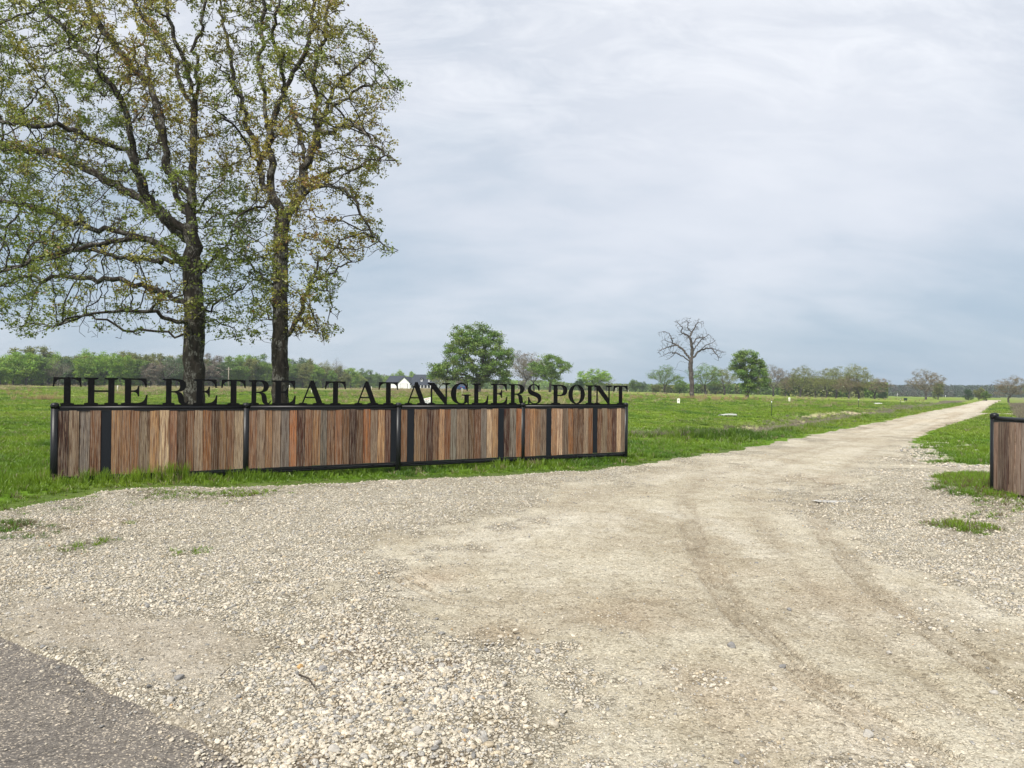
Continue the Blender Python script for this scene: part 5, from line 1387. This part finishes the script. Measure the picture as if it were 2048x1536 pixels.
# single trees in the field, left to right
SOLO = [('cedar', 0, 607, 773, 706, 'dark', 'dark green dense tree just right of the tall oak trunk', None, 1.5), ('sparse', 0, 655, 773, 722, 'olive', 'thin olive oak in the wood edge above the letters A and T', None, 1.1), ('bare', 0, 680, 773, 716, 'grey', 'bare grey tree poking above the wood left of the white house', None, 0.8),
        ('sparse', 1, 880, 781, 745, 'olive', 'small half bare oak under the left skirt of the large round oak', 190, 1.3),
        ('sparse', 1, 1050, 784, 698, 'grey', 'thin grey tree right of the large round oak', 200, 1.05), ('sparse', 2, 1068, 784, 716, 'brown', 'smaller brownish tree between the grey tree and the green oak', 205, 1.0),
        ('oak', 1, 1100, 784, 706, 'green', 'green oak with black trunk behind the letters P and O', 172, 1.3), ('bush', 0, 1158, 786, 757, 'dark', 'small dark bush behind the letter O', 230, 1.4),
        ('oak', 2, 1189, 786, 735, 'bright', 'bright green tree above the letters I and N', 250, 1.5), ('bare', 0, 1213, 786, 744, 'brown', 'brown bare tree beside the bright one above the last letter', 255, 1.2),
        ('wood', 1, 1270, 786, 758, 'green', 'low rounded green tree right of the sign end', 330, 1.6), ('wood', 2, 1284, 786, 762, 'teal', 'lower dull green tree beside the rounded one', 345, 1.6),
        ('sparse', 2, 1330, 788, 730, 'green', 'oak with dark trunk just left of the dead tree', 235, 1.4), ('wood', 0, 1312, 788, 768, 'olive', 'low olive growth at the foot of the oak left of the dead tree', 250, 1.6), ('wood', 3, 1360, 788, 757, 'green', 'low green tree seen behind the dead trunk', 260, 1.4),
        ('sparse', 0, 1412, 788, 728, 'green', 'thinly leafed oak right behind the dead tree', 240, 1.4), ('sparse', 1, 1448, 788, 733, 'olive', 'olive oak between the dead tree and the bushy green tree', 243, 1.3), ('wood', 2, 1430, 788, 760, 'teal', 'dull green tree low between the two thin oaks', 280, 1.8),
('sparse', 2, 1547, 790, 729, 'grey', 'grey thin oak right of the bushy green tree', 225, 1.2),
        ('sparse', 0, 1600, 790, 731, 'olive', 'olive oak at the left of the grove by the road', 228, 1.2), ('sparse', 1, 1572, 790, 752, 'brown', 'short brownish tree at the left tip of the grove', 240, 1.0), ('bare', 1, 1632, 790, 742, 'brown', 'leafless brown tree inside the grove', 226, 1.1), ('sparse', 2, 1652, 790, 746, 'olive', 'low olive oak in the middle of the grove', 220, 1.3),
        ('sparse', 1, 1672, 791, 730, 'olive', 'tall olive oak with round head in the middle of the grove', 224, 1.2), ('sparse', 0, 1718, 791, 729, 'olive', 'tallest spreading oak at the right of the grove', 216, 1.3), ('sparse', 2, 1697, 791, 752, 'brown', 'low brownish oak between the two tall grove oaks', 214, 1.4), ('sparse', 1, 1750, 792, 753, 'brown', 'drooping low oak at the right end of the grove', 222, 1.4),
        ('cedar', 1, 1766, 792, 771, 'dark', 'small dark cedar ending the grove', 240, 1.6),
        ('sparse', 2, 1852, 795, 738, 'brown', 'wide brown tree with fine twiggy crown standing alone beside the road', 235, 1.28), ('wood', 0, 1876, 795, 762, 'olive', 'low olive tree against the right side of the lone brown tree', 245, 1.0), ('cedar', 0, 1937, 797, 772, 'dark', 'small dark cedar left of the road end', 230, 1.3), ('wood', 1, 1958, 798, 774, 'olive', 'olive sapling where the road meets the skyline', 235, 1.2),
        ('wood', 2, 1972, 798, 781, 'green', 'small green bush at the head of the road', 215, 1.6), ('sparse', 0, 2018, 799, 752, 'brown', 'broad brown twiggy oak above the right fence post', 170, 1.25), ('sparse', 1, 2072, 800, 760, 'olive', 'brown oak cut by the right picture edge', 175, 1.2)]
for kind, i, px, base, top, tone, lab, dep, wd in SOLO:
    place_tree(kind, i, px, base, top, tone, lab, dep, wd, name={'cedar': 'cedar_tree', 'bare': 'bare_tree', 'bush': 'bushy_tree'}.get(kind, 'oak_tree'))
# the edge of the wood across the left half
def skyline(px):
    xs_ = [-200, 0, 60, 130, 200, 250, 300, 350, 420, 480, 540, 600, 640, 700, 740, 800, 850, 920, 1000, 1060]
    ys_ = [690, 704, 690, 706, 690, 700, 706, 706, 708, 700, 712, 718, 722, 734, 738, 742, 748, 752, 760, 764]
    return float(np.interp(px, xs_, ys_))
marks = [(-400, 'off the left edge of the sign'), (20, 'at the far left of the picture'), (85, 'left of the sign'), (105, 'above the first letter T'), (168, 'above the letter H of THE'), (240, 'above the letter E of THE'), (300, 'above the gap after THE'), (330, 'left of the thick oak trunk'), (412, 'right of the thick oak trunk'),
         (445, 'above the second letter T'), (495, 'left of the tall oak trunk'), (580, 'right of the tall oak trunk'), (650, 'above the T of RETREAT end'), (708, 'left of the white house'), (760, 'behind the white house'), (870, 'right of the white house'), (940, 'behind the large round oak'), (1020, 'right of the large round oak'), (1090, 'behind the word POINT')]
def mark(px):
    m = marks[0][1]
    for a, b in marks:
        if px >= a: m = b
    return m
seq = {}
ordw = ['', 'second ', 'third ', 'fourth ', 'fifth ', 'sixth ', 'seventh ', 'eighth ', 'ninth ']
px = -190.0; k = 0
tones = ['green', 'bright', 'olive', 'grey', 'green', 'yellow', 'olive', 'bright', 'grey', 'green', 'teal', 'olive', 'brown', 'bright']
rw = random.Random(77)
while px < 1120:
    dist = float(np.interp(px, [-200, 300, 700, 750, 1120], [175, 215, 300, 415, 450]))
    row = k % 2
    tone = tones[rw.randrange(len(tones))] if not 165 < px < 250 else 'bright'
    kind = 'wood' if tone not in ('grey', 'brown') else rw.choice(['bare', 'wood'])
    i = rw.randrange(3)
    top = skyline(px) + rw.uniform(-5, 9) + (0 if row else 9)
    pl = mark(px); key = (tone, kind, pl); c_ = seq.get(key, 0); seq[key] = c_ + 1
    what = {'wood': 'full', 'bare': 'bare limbed'}[kind]
    lab = f"{ordw[c_]}{WORDS[tone]} {what} wood tree {pl}"
    place_tree(kind, i, px, 772, top, tone, lab, dist + row * 9 + rw.uniform(-4, 4), rw.uniform(1.05, 1.5), 'trees along the edge of the far wood', 'woodland_tree')
    px += rw.uniform(12, 19) * (1.0 if px < 300 else 0.9 if px < 700 else 1.0); k += 1
print('wood edge trees', k)
# the mass of wood behind the edges: leaf clumps over a rolling canopy
def wood_mass(name, label, spans, n, seed, tones_, lsz):
    rs = np.random.RandomState(seed); C, T = [], []
    for (pxa, pxb, da, db, deep, top_a, top_b, m) in spans:
        u_ = rs.rand(m); px_ = pxa + (pxb - pxa) * u_; dd = da + (db - da) * u_ + rs.rand(m) ** 1.5 * deep
        kx = (px_ - 1024) / FPX; X = kx * dd
        zg = terrain(X, dd)
        topz = EYE + ((769 + .0105 * px_) - (top_a + (top_b - top_a) * u_)) / FPX * (da + (db - da) * u_)
        h = (topz - zg) * (0.70 + 0.42 * fbm(X * 0.11, dd * 0.11, seed, 3))
        v = rs.rand(m)
        C.append(np.stack([X, dd, zg + h * v], 1))
        a = fbm(X * 0.06 + 3, dd * 0.06, seed + 3, 3)[:, None]; b = fbm(X * 0.13 + 9, dd * 0.1, seed + 4, 2)[:, None]
        t = np.where(a < 0.44, np.array([tones_[0]]), np.where(a < 0.54, np.array([tones_[1]]), np.array([tones_[2]])))
        t = np.where(b > 0.58, np.array([tones_[3]]), t)
        T.append(t * (0.6 + 0.7 * rs.rand(m))[:, None] * (0.7 + 0.5 * fbm(X * 0.5, C[-1][:, 2] * 0.5, seed + 9, 2))[:, None])
    C = np.concatenate(C); T = np.concatenate(T); sz = lsz * (0.6 + 0.8 * rs.rand(len(C)))
    o = link(name, leaf_mesh(name, C, sz, sz * .8, T, M_leafo, rs)); tag(o, label, 'trees', None, 'stuff')
gg = GREEN
wood_mass('woodland', 'dense spring wood closing the field on the left, behind its edge trees', [(-330, 300, 205, 250, 30, 716, 718, 60000), (300, 690, 250, 330, 30, 720, 743, 38000), (690, 755, 330, 430, 30, 745, 750, 7000), (755, 1130, 435, 470, 30, 748, 762, 34000)], 0, 301,
          [gg['green'], gg['olive'], gg['bright'], gg['grey']], 0.62)
wood_mass('woodland', 'low hazy wood between the sign end and the roadside grove', [(1100, 1330, 420, 420, 30, 764, 768, 18000), (1320, 1560, 300, 320, 25, 770, 764, 14000), (1560, 1775, 262, 262, 22, 756, 762, 15000)], 0, 302,
          [gg['green'], gg['olive'], gg['green'], gg['olive']], 0.8)
wood_mass('woodland', 'far blue green wood on the right skyline beyond the road', [(1740, 2200, 560, 600, 60, 767, 771, 45000), (1790, 2000, 470, 470, 20, 781, 780, 3500), (1740, 2300, 500, 500, 20, 783, 784, 4000)], 0, 303,
          [(0.05, 0.08, 0.045), (0.06, 0.085, 0.045), (0.06, 0.10, 0.04), (0.08, 0.08, 0.06)], 0.9)

# ------------------------------------------------------------------ the white house beyond the field
M_white = simple('white_siding', (0.72, 0.73, 0.74), 0.6, 0.3, 0, 0.05, 0.8)
M_roof = simple('dark_shingle', (0.030, 0.036, 0.048), 0.8, 0.2, 0, 0.3, 2.0)
M_door = simple('pale_garage_door', (0.62, 0.62, 0.63), 0.5, 0.4, 0, 0.05, 1.0)
M_trim = simple('dark_trim', (0.05, 0.05, 0.055), 0.6)
M_glass = simple('window_glass', (0.03, 0.035, 0.045), 0.1, 0.6)
M_porch = simple('porch_wall', (0.30, 0.29, 0.27), 0.8)
hp = ground_hit(812, 778.6) or Vector((-55, 380, 1.9))
if hp.y > 420 or hp.y < 300:
    yy = 370.0; hp = Vector(((812 - 1024) / FPX * yy, yy, tz((812 - 1024) / FPX * yy, yy)))
hs = hp.y / FPX                       # metres per photograph pixel there
house = empty('white_house', hp, 0); tag(house, 'white farmhouse with dark roof, garage, dormers and porch at the field end', 'house')
def hx(p): return (p - 812) * hs      # photo column -> metres from the house origin
eave = 10.2 * hs; ridge = 21.5 * hs
# left wing: ridge along x, gable at the left end
def gable_x(x0, x1, y0, y1, e, r, ov=0.4):
    """walls and roof of a wing whose ridge runs along x"""
    ym = (y0 + y1) / 2
    w = MB(); w.box(((x0 + x1) / 2, ym, e / 2), (x1 - x0, y1 - y0, e))
    for xx in (x0, x1):
        w.add([(xx, y0, e), (xx, y1, e), (xx, ym, r)], [(0, 1, 2)])
    rf = MB(); t = 0.22
    for s, ya in ((1, y0 - ov), (-1, y1 + ov)):
        ee = e - ov * (r - e) / (ym - y0)
        rf.add([(x0 - ov, ya, ee), (x1 + ov, ya, ee), (x1 + ov, ym, r), (x0 - ov, ym, r), (x0 - ov, ya, ee + t), (x1 + ov, ya, ee + t), (x1 + ov, ym, r + t), (x0 - ov, ym, r + t)],
               [(0, 1, 2, 3), (4, 7, 6, 5), (0, 4, 5, 1), (1, 5, 6, 2), (2, 6, 7, 3), (3, 7, 4, 0)])
    return w, rf
def skewed(mb, k, y_ref=0):
    """the house stands at an angle: rotate round z"""
    return mb
RZ = math.radians(-17)
house.rotation_euler = (0, 0, RZ)
house.scale = (1.12, 1.12, 1.15)
gx0 = hx(766) / math.cos(RZ)
w, rf = gable_x(hx(772), hx(799), 0.6, 9.5, eave, ridge); w.build('wall', M_white, house); rf.build('roof', M_roof, house)
w, rf = gable_x(hx(816), hx(869), 2.4, 12.0, eave, ridge * 1.12); w.build('wall', M_white, house); rf.build('roof', M_roof, house)
# garage gable facing the field
gw = (hx(820.5) - hx(798.5)) / 2; gc = (hx(820.5) + hx(798.5)) / 2; gr = eave + gw * 0.85
m = MB().prism([(gc - gw, 0), (gc + gw, 0), (gc + gw, eave), (gc, gr), (gc - gw, eave)], -0.6, 6.0); m.build('wall', M_white, house)
m = MB()
for s in (-1, 1):
    m.add([(gc, -1.0, gr + .02), (gc + s * (gw + .45), -1.0, eave - .35), (gc + s * (gw + .45), 6.2, eave - .35), (gc, 6.2, gr + .02), (gc, -1.0, gr + .26), (gc + s * (gw + .45), -1.0, eave - .1), (gc + s * (gw + .45), 6.2, eave - .1), (gc, 6.2, gr + .26)],
          [(0, 1, 2, 3), (4, 7, 6, 5), (0, 4, 5, 1), (1, 5, 6, 2), (2, 6, 7, 3), (3, 7, 4, 0)])
m.build('roof', M_roof, house)
dw = hx(816.2) - hx(802); dc = (hx(816.2) + hx(802)) / 2
fr = MB().box((dc, -0.63, 8.4 * hs / 2), (dw + .35, 0.06, 8.4 * hs)).build('garage_frame', M_trim, house)
gd = MB().box((dc, -0.69, 8.0 * hs / 2), (dw, 0.06, 8.0 * hs)).build('garage_door', M_door, house)
# dormers
for p in (837, 851.5):
    c0 = hx(p); wd = 3.2 * hs / 2; zb = eave + 3.0 * hs; zt = eave + 6.5 * hs; zr = zt + 2.2 * hs
    m = MB().prism([(c0 - wd, zb - 1.2), (c0 + wd, zb - 1.2), (c0 + wd, zt), (c0, zr), (c0 - wd, zt)], 2.9, 6.5); dm = m.build('dormer', M_white, house)
    m = MB()
    for s in (-1, 1):
        m.add([(c0, 2.5, zr), (c0 + s * (wd + .35), 2.5, zt - .3), (c0 + s * (wd + .35), 6.8, zt - .3), (c0, 6.8, zr), (c0, 2.5, zr + .2), (c0 + s * (wd + .35), 2.5, zt - .1), (c0 + s * (wd + .35), 6.8, zt - .1), (c0, 6.8, zr + .2)],
              [(0, 1, 2, 3), (4, 7, 6, 5), (0, 4, 5, 1), (1, 5, 6, 2), (2, 6, 7, 3), (3, 7, 4, 0)])
    link('dormer_roof', m.mesh('dormer_roof', M_roof), dm)
    link('pane', MB().box((c0, 2.87, (zb + zt) / 2 + .1), (1.0 * hs * 1.6, 0.04, 2.6 * hs)).mesh('pane', M_glass), dm)
# porch
x0, x1 = hx(821.5), hx(868)
MB().box(((x0 + x1) / 2, 2.36, eave / 2), (x1 - x0, 0.05, eave - 0.4)).build('porch_wall', M_porch, house)
m = MB(); m.add([(x0, -0.9, eave - 1.1), (x1 + .3, -0.9, eave - 1.1), (x1 + .3, 2.6, eave + .1), (x0, 2.6, eave + .1), (x0, -0.9, eave - .9), (x1 + .3, -0.9, eave - .9), (x1 + .3, 2.6, eave + .3), (x0, 2.6, eave + .3)],
        [(0, 1, 2, 3), (4, 7, 6, 5), (0, 4, 5, 1), (1, 5, 6, 2), (2, 6, 7, 3), (3, 7, 4, 0)]); m.build('porch_roof', M_roof, house)
MB().box(((x0 + x1) / 2, 0.7, 0.15), (x1 - x0, 3.1, 0.3)).build('porch_floor', M_porch, house)
pc = MB().box((0, 0, (eave - 1.1) / 2), (0.28, 0.28, eave - 1.1)).mesh('porch_column', M_white)
for k in range(8):
    link('porch_column', pc, house, (x0 + .3 + (x1 - x0 - .5) * k / 7, -0.7, 0))
for k in range(7):
    xx = x0 + 1.6 + (x1 - x0 - 2.6) * k / 6
    if k == 3: MB().box((xx, 2.31, 1.15), (1.1, 0.04, 2.1)).build('front_door', M_trim, house)
    else:
        f = MB().box((xx, 2.31, 1.5), (1.2, 0.04, 1.7)).build('window', M_white, house)
        link('pane', MB().box((xx, 2.28, 1.5), (0.95, 0.03, 1.45)).mesh('pane', M_glass), f)

# ------------------------------------------------------------------ small things
# blue car far off under the round oak
M_blue = simple('blue_car_paint', (0.012, 0.05, 0.14), 0.3, 0.6)
M_tyre = simple('tyre', (0.02, 0.02, 0.02), 0.8)
cp = W(920, 781, 186); cz = tz(cp.x, 186)
car = empty('parked_car', (cp.x, 186, cz), math.radians(-62)); tag(car, 'dark blue parked car seen far off inside the letter G', 'car')
prof = [(-1.95, .35), (-2.0, .75), (-1.85, .95), (-1.2, 1.05), (-0.7, 1.5), (0.9, 1.55), (1.7, 1.1), (2.0, 1.0), (2.05, .4)]
MB().prism([(a, b) for a, b in prof][::-1], -0.85, 0.85).build('body', M_blue, car)
MB().prism([(-1.05, 1.08), (-0.66, 1.44), (0.86, 1.48), (1.5, 1.12)][::-1], -0.862, 0.862).build('window', M_glass, car)
MB().add([(1.74, -.7, 1.115), (1.74, .7, 1.115), (0.95, .66, 1.535), (0.95, -.66, 1.535)], [(0, 1, 2, 3)]) 
rw_ = MB(); rw_.box((0, 0, 0), (0.03, 1.35, 0.5), M=Matrix.Translation((1.34, 0, 1.34)) @ Matrix.Rotation(-1.05, 4, 'Y')); rw_.build('rear_window', M_glass, car)
tm = MB().tube([(0, -.1, 0), (0, .1, 0)], .34, 16).mesh('wheel', M_tyre)
for sx in (-1.25, 1.3):
    for sy in (-.8, .8): link('wheel', tm, car, (sx, sy, .34))
lm = MB().box((0, 0, 0), (.05, .3, .16)).mesh('tail_light', simple('tail_light', (0.4, 0.02, 0.02), 0.3))
for sy in (-.65, .65): link('tail_light', lm, car, (2.04, sy, .85))
# white yard sign leaning behind the letter A
sp_ = W(858, 800, 58); sz_ = tz(sp_.x, 58)
ys = empty('yard_sign', (sp_.x, 58, sz_), 0); ys.rotation_euler = (0, math.radians(-13), math.radians(8)); tag(ys, 'small white yard sign leaning in the grass behind the letters A and N', 'sign')
M_sign = simple('sign_board', (0.80, 0.80, 0.78), 0.5, 0.3, 0, 0.03)
M_red = simple('sign_print_red', (0.5, 0.12, 0.08), 0.6); M_greyp = simple('sign_print_grey', (0.2, 0.2, 0.22), 0.6)
top_z = W(860, 795.5, 58).z - sz_
MB().box((0, 0, top_z - .26), (0.68, 0.012, 0.52)).build('panel', M_sign, ys)
for dx, z_, w_, mt in ((0.05, -.09, .36, M_red), (-.08, -.2, .2, M_greyp), (-.05, -.27, .3, M_greyp), (.14, -.21, .12, M_greyp), (0, -.36, .4, M_greyp)):
    MB().box((dx, -0.009, top_z + z_), (w_, 0.004, 0.035)).build('print_line', mt, ys)
for sx in (-.22, .22): MB().tube([(sx, 0.01, -.1), (sx, 0.01, top_z - .3)], .006, 6).build('stake', M_greyp, ys)
# utility pedestals, marker posts and others
M_ped = simple('pedestal_plastic', (0.72, 0.73, 0.66), 0.5, 0.3, 0, 0.06)
M_pipe = simple('pipe_plastic', (0.48, 0.485, 0.46), 0.55, 0.3, 0, 0.1)
M_tgreen = simple('t_post_green', (0.05, 0.08, 0.05), 0.6); M_marker = simple('marker_post_cream', (0.62, 0.60, 0.48), 0.6)
M_bin = simple('dark_green_box', (0.012, 0.03, 0.022), 0.5)
def pedestal(px, base, top, wpx, label):
    p = ground_hit(px, base); k = p.y / FPX; h = (base - top) * k; w = wpx * k
    e = empty('utility_pedestal', p, rr.uniform(-.4, .4)); tag(e, label, 'utility box', 'utility pedestals in the field')
    MB().box((0, 0, h * .42), (w, w * .8, h * .84)).build('body', M_ped, e)
    MB().prism([(-w * .55, 0), (w * .55, 0), (w * .55, h * .12), (w * .35, h * .17), (-w * .35, h * .17)], -w * .44, w * .44, Matrix.Translation((0, 0, h * .84))).build('cap', M_ped, e)
    MB().box((0, -w * .41, h * .62), (w * .5, .01, h * .12)).build('warning_plate', M_greyp, e)
pedestal(1357, 807.5, 797, 5.4, 'white utility pedestal in the grass in front of the dead tree')
pedestal(1578.5, 803.5, 795, 3.6, 'small white utility pedestal left of the grove')
def marker(px, base, top, label, mat=M_marker, r=.03, name='marker_post', grp='marker posts across the field', cat='post', depth=None):
    p = ground_hit(px, base) if depth is None else None
    if p is None:
        depth = depth or 200; rx = ray(px, base); x_ = rx.x / rx.y * depth; p = Vector((x_, depth, tz(x_, depth)))
    h = W(px, top, p.y).z - p.z
    e = empty(name, p); tag(e, label, cat, grp)
    m = MB().tube([(0, 0, -.1), (0, 0, h * .96), (0, 0, h)], [r, r, r * .5], 8); m.build('shaft', mat, e)
    MB().tube([(0, 0, h * .80), (0, 0, h * .90)], [r * 1.25, r * 1.25], 8).build('band', M_white if mat is not M_white else M_greyp, e)
    return e, h
for a, b, t, l, r_ in [(235, 785, 771, 'cream marker post between the letters T and H', .07), (299, 777, 772.5, 'short cream post seen right of the word THE', .06), (356, 777, 772, 'short cream post between the letters R and E', .06), (579, 783, 770, 'cream marker post at the right of the tall oak trunk', .06), (623, 787, 780, 'cream post inside the first letter A', .06),
                       (743, 781, 773, 'cream post inside the second letter A', .07), (871, 787.5, 780, 'cream post under the first letter N', .05), (924, 789, 776, 'thin cream post standing within the letter G', .05), (1232, 786, 776, 'white post within the last letter N', .07), (1256.5, 786, 780, 'white post right of the sign end', .07), (1161, 785, 778, 'white post inside the letter O', .06)]:
    marker(a, b, t, l, r=r_, depth=None if b > 780 else 170)
marker(1543, 833, 799, 'green steel T-post in the grass left of the ditch', M_tgreen, .022, 'fence_post', None)
marker(1717, 815, 797, 'thin green steel post in front of the grove', M_tgreen, .03, 'fence_post', None)
e, h = marker(1801, 809, 797, 'thin post with a small crossbar beside the dark box', M_tgreen, .03, 'fence_post', None)
MB().box((.35, 0, h * .45), (.7, .03, .05)).build('crossbar', M_marker, e)
marker(1795, 793, 786, 'short white post on the far rise near the lone brown tree', M_white, .12, 'marker_post', None)
marker(1891, 794.5, 790, 'white marker far down the road, right of the lone brown tree', M_white, .16, 'marker_post', None)
p = ground_hit(1811, 803.5); k = p.y / FPX
e = empty('green_box', p); tag(e, 'dark green utility box on two legs beyond the ditch', 'utility box')
MB().box((0, 0, 5.2 * k), (5.0 * k, 4 * k, 4.6 * k)).build('body', M_bin, e)
for s in (-1, 1): MB().box((s * 1.8 * k, 0, 1.4 * k), (.5 * k, .5 * k, 3.2 * k)).build('leg', M_bin, e)
# utility pole at the wood edge
x_ = ray(457, 770); xx = x_.x / x_.y * 200
e = empty('utility_pole', (xx, 200, tz(xx, 200))); tag(e, 'thin grey utility pole against the wood between the two oaks', 'pole')
h = W(457, 734, 200).z - e.location.z
M_pole = simple('pole_wood', (0.24, 0.21, 0.17), 0.9)
MB().tube([(0, 0, -.3), (0, 0, h)], [.17, .11], 8).build('shaft', M_pole, e); MB().box((0, 0, h - .6), (1.6, .12, .12)).build('crossarm', M_pole, e)
# culvert pipes with flared ends
def culvert(pxa, pxb, base, top, label):
    a, b = ground_hit(pxa, base), ground_hit(pxb, base); L = (b - a).length; k = a.y / FPX; r = (base - top) * k * 0.75
    e = empty('culvert_pipe', (a + b) / 2 + Vector((0, 0, r * 0.15)), math.atan2((b - a).y, (b - a).x)); tag(e, label, 'pipe')
    n = 24; pts = [(-L / 2 + L * i / n, 0, 0.04 * math.sin(i / n * 3.1)) for i in range(n + 1)]
    MB().tube(pts, [r * (1 + .06 * (i % 2)) for i in range(n + 1)], 14).build('pipe', M_pipe, e)
    m = MB().tube([(-L / 2 - .02, 0, 0), (-L / 2 + .12, 0, 0)], [r * 1.5, r * 1.25], 14, cap=False); m.tube([(-L / 2 + .1, 0, 0), (-L / 2 + .0, 0, 0)], [r * 1.1, r * 1.35], 14, cap=False); m.build('collar', M_pipe, e)
culvert(1440, 1472, 832, 828, 'pale half buried culvert pipe in the grass beyond the sign end')
culvert(1749, 1764, 808.5, 806, 'short white pipe end in the grass in front of the grove')

# rocks and sticks one can pick out on the drive
M_rock = simple('loose_rock', (0.36, 0.34, 0.305), 0.9, 0.2, 0, 0.3, 40)
M_rockd = simple('grey_rock', (0.20, 0.195, 0.19), 0.9, 0.2, 0, 0.3, 40)
M_rocko = simple('ochre_rock', (0.42, 0.27, 0.12), 0.9, 0.2, 0, 0.3, 40)
def rock(px, py, wpx, label, mat, seed):
    x_, y_ = flat_hit(px, py); r = wpx / 2 * y_ / FPX
    v, f, _ = stone_mesh(seed, 3)
    me = mesh_np('rock', np.array(v) * [r * 1.1, r * .85, r * .72], f, mat)
    o = link('rock', me, None, (x_, y_, float(gz(np.array([x_]), np.array([y_]))[0]) + r * .3)); o.rotation_euler = (rr.uniform(-.2, .2), rr.uniform(-.2, .2), rr.uniform(0, 6))
    tag(o, label, 'rock', 'rocks lying loose on the drive')
rock(1735, 1482, 24, 'pale angular rock in a small hollow near the bottom right', M_rock, 91)
rock(1463, 1304, 19, 'grey rounded rock right of centre on the packed dirt', M_rockd, 92)
rock(1566, 1338, 17, 'grey lumpy rock right of the rounded one', M_rockd, 93)
rock(1550, 1388, 12, 'small pale rock below the lumpy grey one', M_rock, 94)
rock(1779, 1308, 14, 'pale rock lying amid the right wheel track', M_rock, 95)
rock(1578, 1224, 11, 'small dark rock on the upper packed dirt', M_rockd, 96)
rock(1473, 1531, 14, 'dark rock at the bottom edge right of centre', M_rockd, 97)
rock(358, 1362, 20, 'blue grey rock near the asphalt edge', M_rockd, 98)
rock(1988, 1391, 16, 'tan rock near the right edge', M_rock, 99)
rock(832, 1487, 26, 'largest pale rock at the lower end of the gravel heap', M_rock, 100)
rock(668, 1522, 28, 'broad pale rock at the bottom edge of the gravel heap', M_rock, 101)
rock(340, 1407, 18, 'flat pale rock on the asphalt edge', M_rock, 102)
rock(86, 1301, 14, 'brown grey rock on the upper asphalt edge', M_rockd, 103)
rock(600, 1345, 15, 'ochre rock at the left flank of the gravel heap', M_rocko, 104)
rock(717, 1268, 11, 'orange pebble above the gravel heap', M_rocko, 105)
rock(1075, 1310, 13, 'grey rock right of the gravel heap', M_rockd, 106)
rock(646, 1353, 20, 'grey rock on the upper left of the gravel heap', M_rockd, 107)
M_stick = simple('dead_stick', (0.045, 0.035, 0.028), 0.9)
def stick(pa, pb, r, label):
    a = flat_hit(*pa); b = flat_hit(*pb); za = float(gz(np.array([a[0]]), np.array([a[1]]))[0]) + .035
    m = MB(); P0 = Vector((*a, za)); P1 = Vector((*b, za)); mid_ = (P0 + P1) / 2 + Vector((.01, .012, .01))
    m.tube([Vector((0, 0, 0)), mid_ - P0, P1 - P0], [r, r * .8, r * .5], 7)
    o = m.build('stick', M_stick, None, P0); tag(o, label, 'stick', 'sticks lying on the drive')
stick((598, 1374), (628, 1400), .006, 'short dark stick on the gravel heap')
stick((440, 1370), (464, 1348), .003, 'thin twig on the fine gravel left of the heap')

# ------------------------------------------------------------------ haze
hz = MB().box((0, 385, 9.0), (1760, 850, 21.6))
mh, nt, out = newmat('air')
pv_ = nt.nodes.new('ShaderNodeVolumePrincipled'); pv_.inputs['Color'].default_value = (0.80, 0.88, 0.97, 1); pv_.inputs['Density'].default_value = 0.00025; pv_.inputs['Anisotropy'].default_value = 0.0
nt.links.new(pv_.outputs[0], out.inputs['Volume'])
hzo = hz.build('haze', mh); tag(hzo, 'thin pale spring haze over the field', 'haze', None, 'stuff')
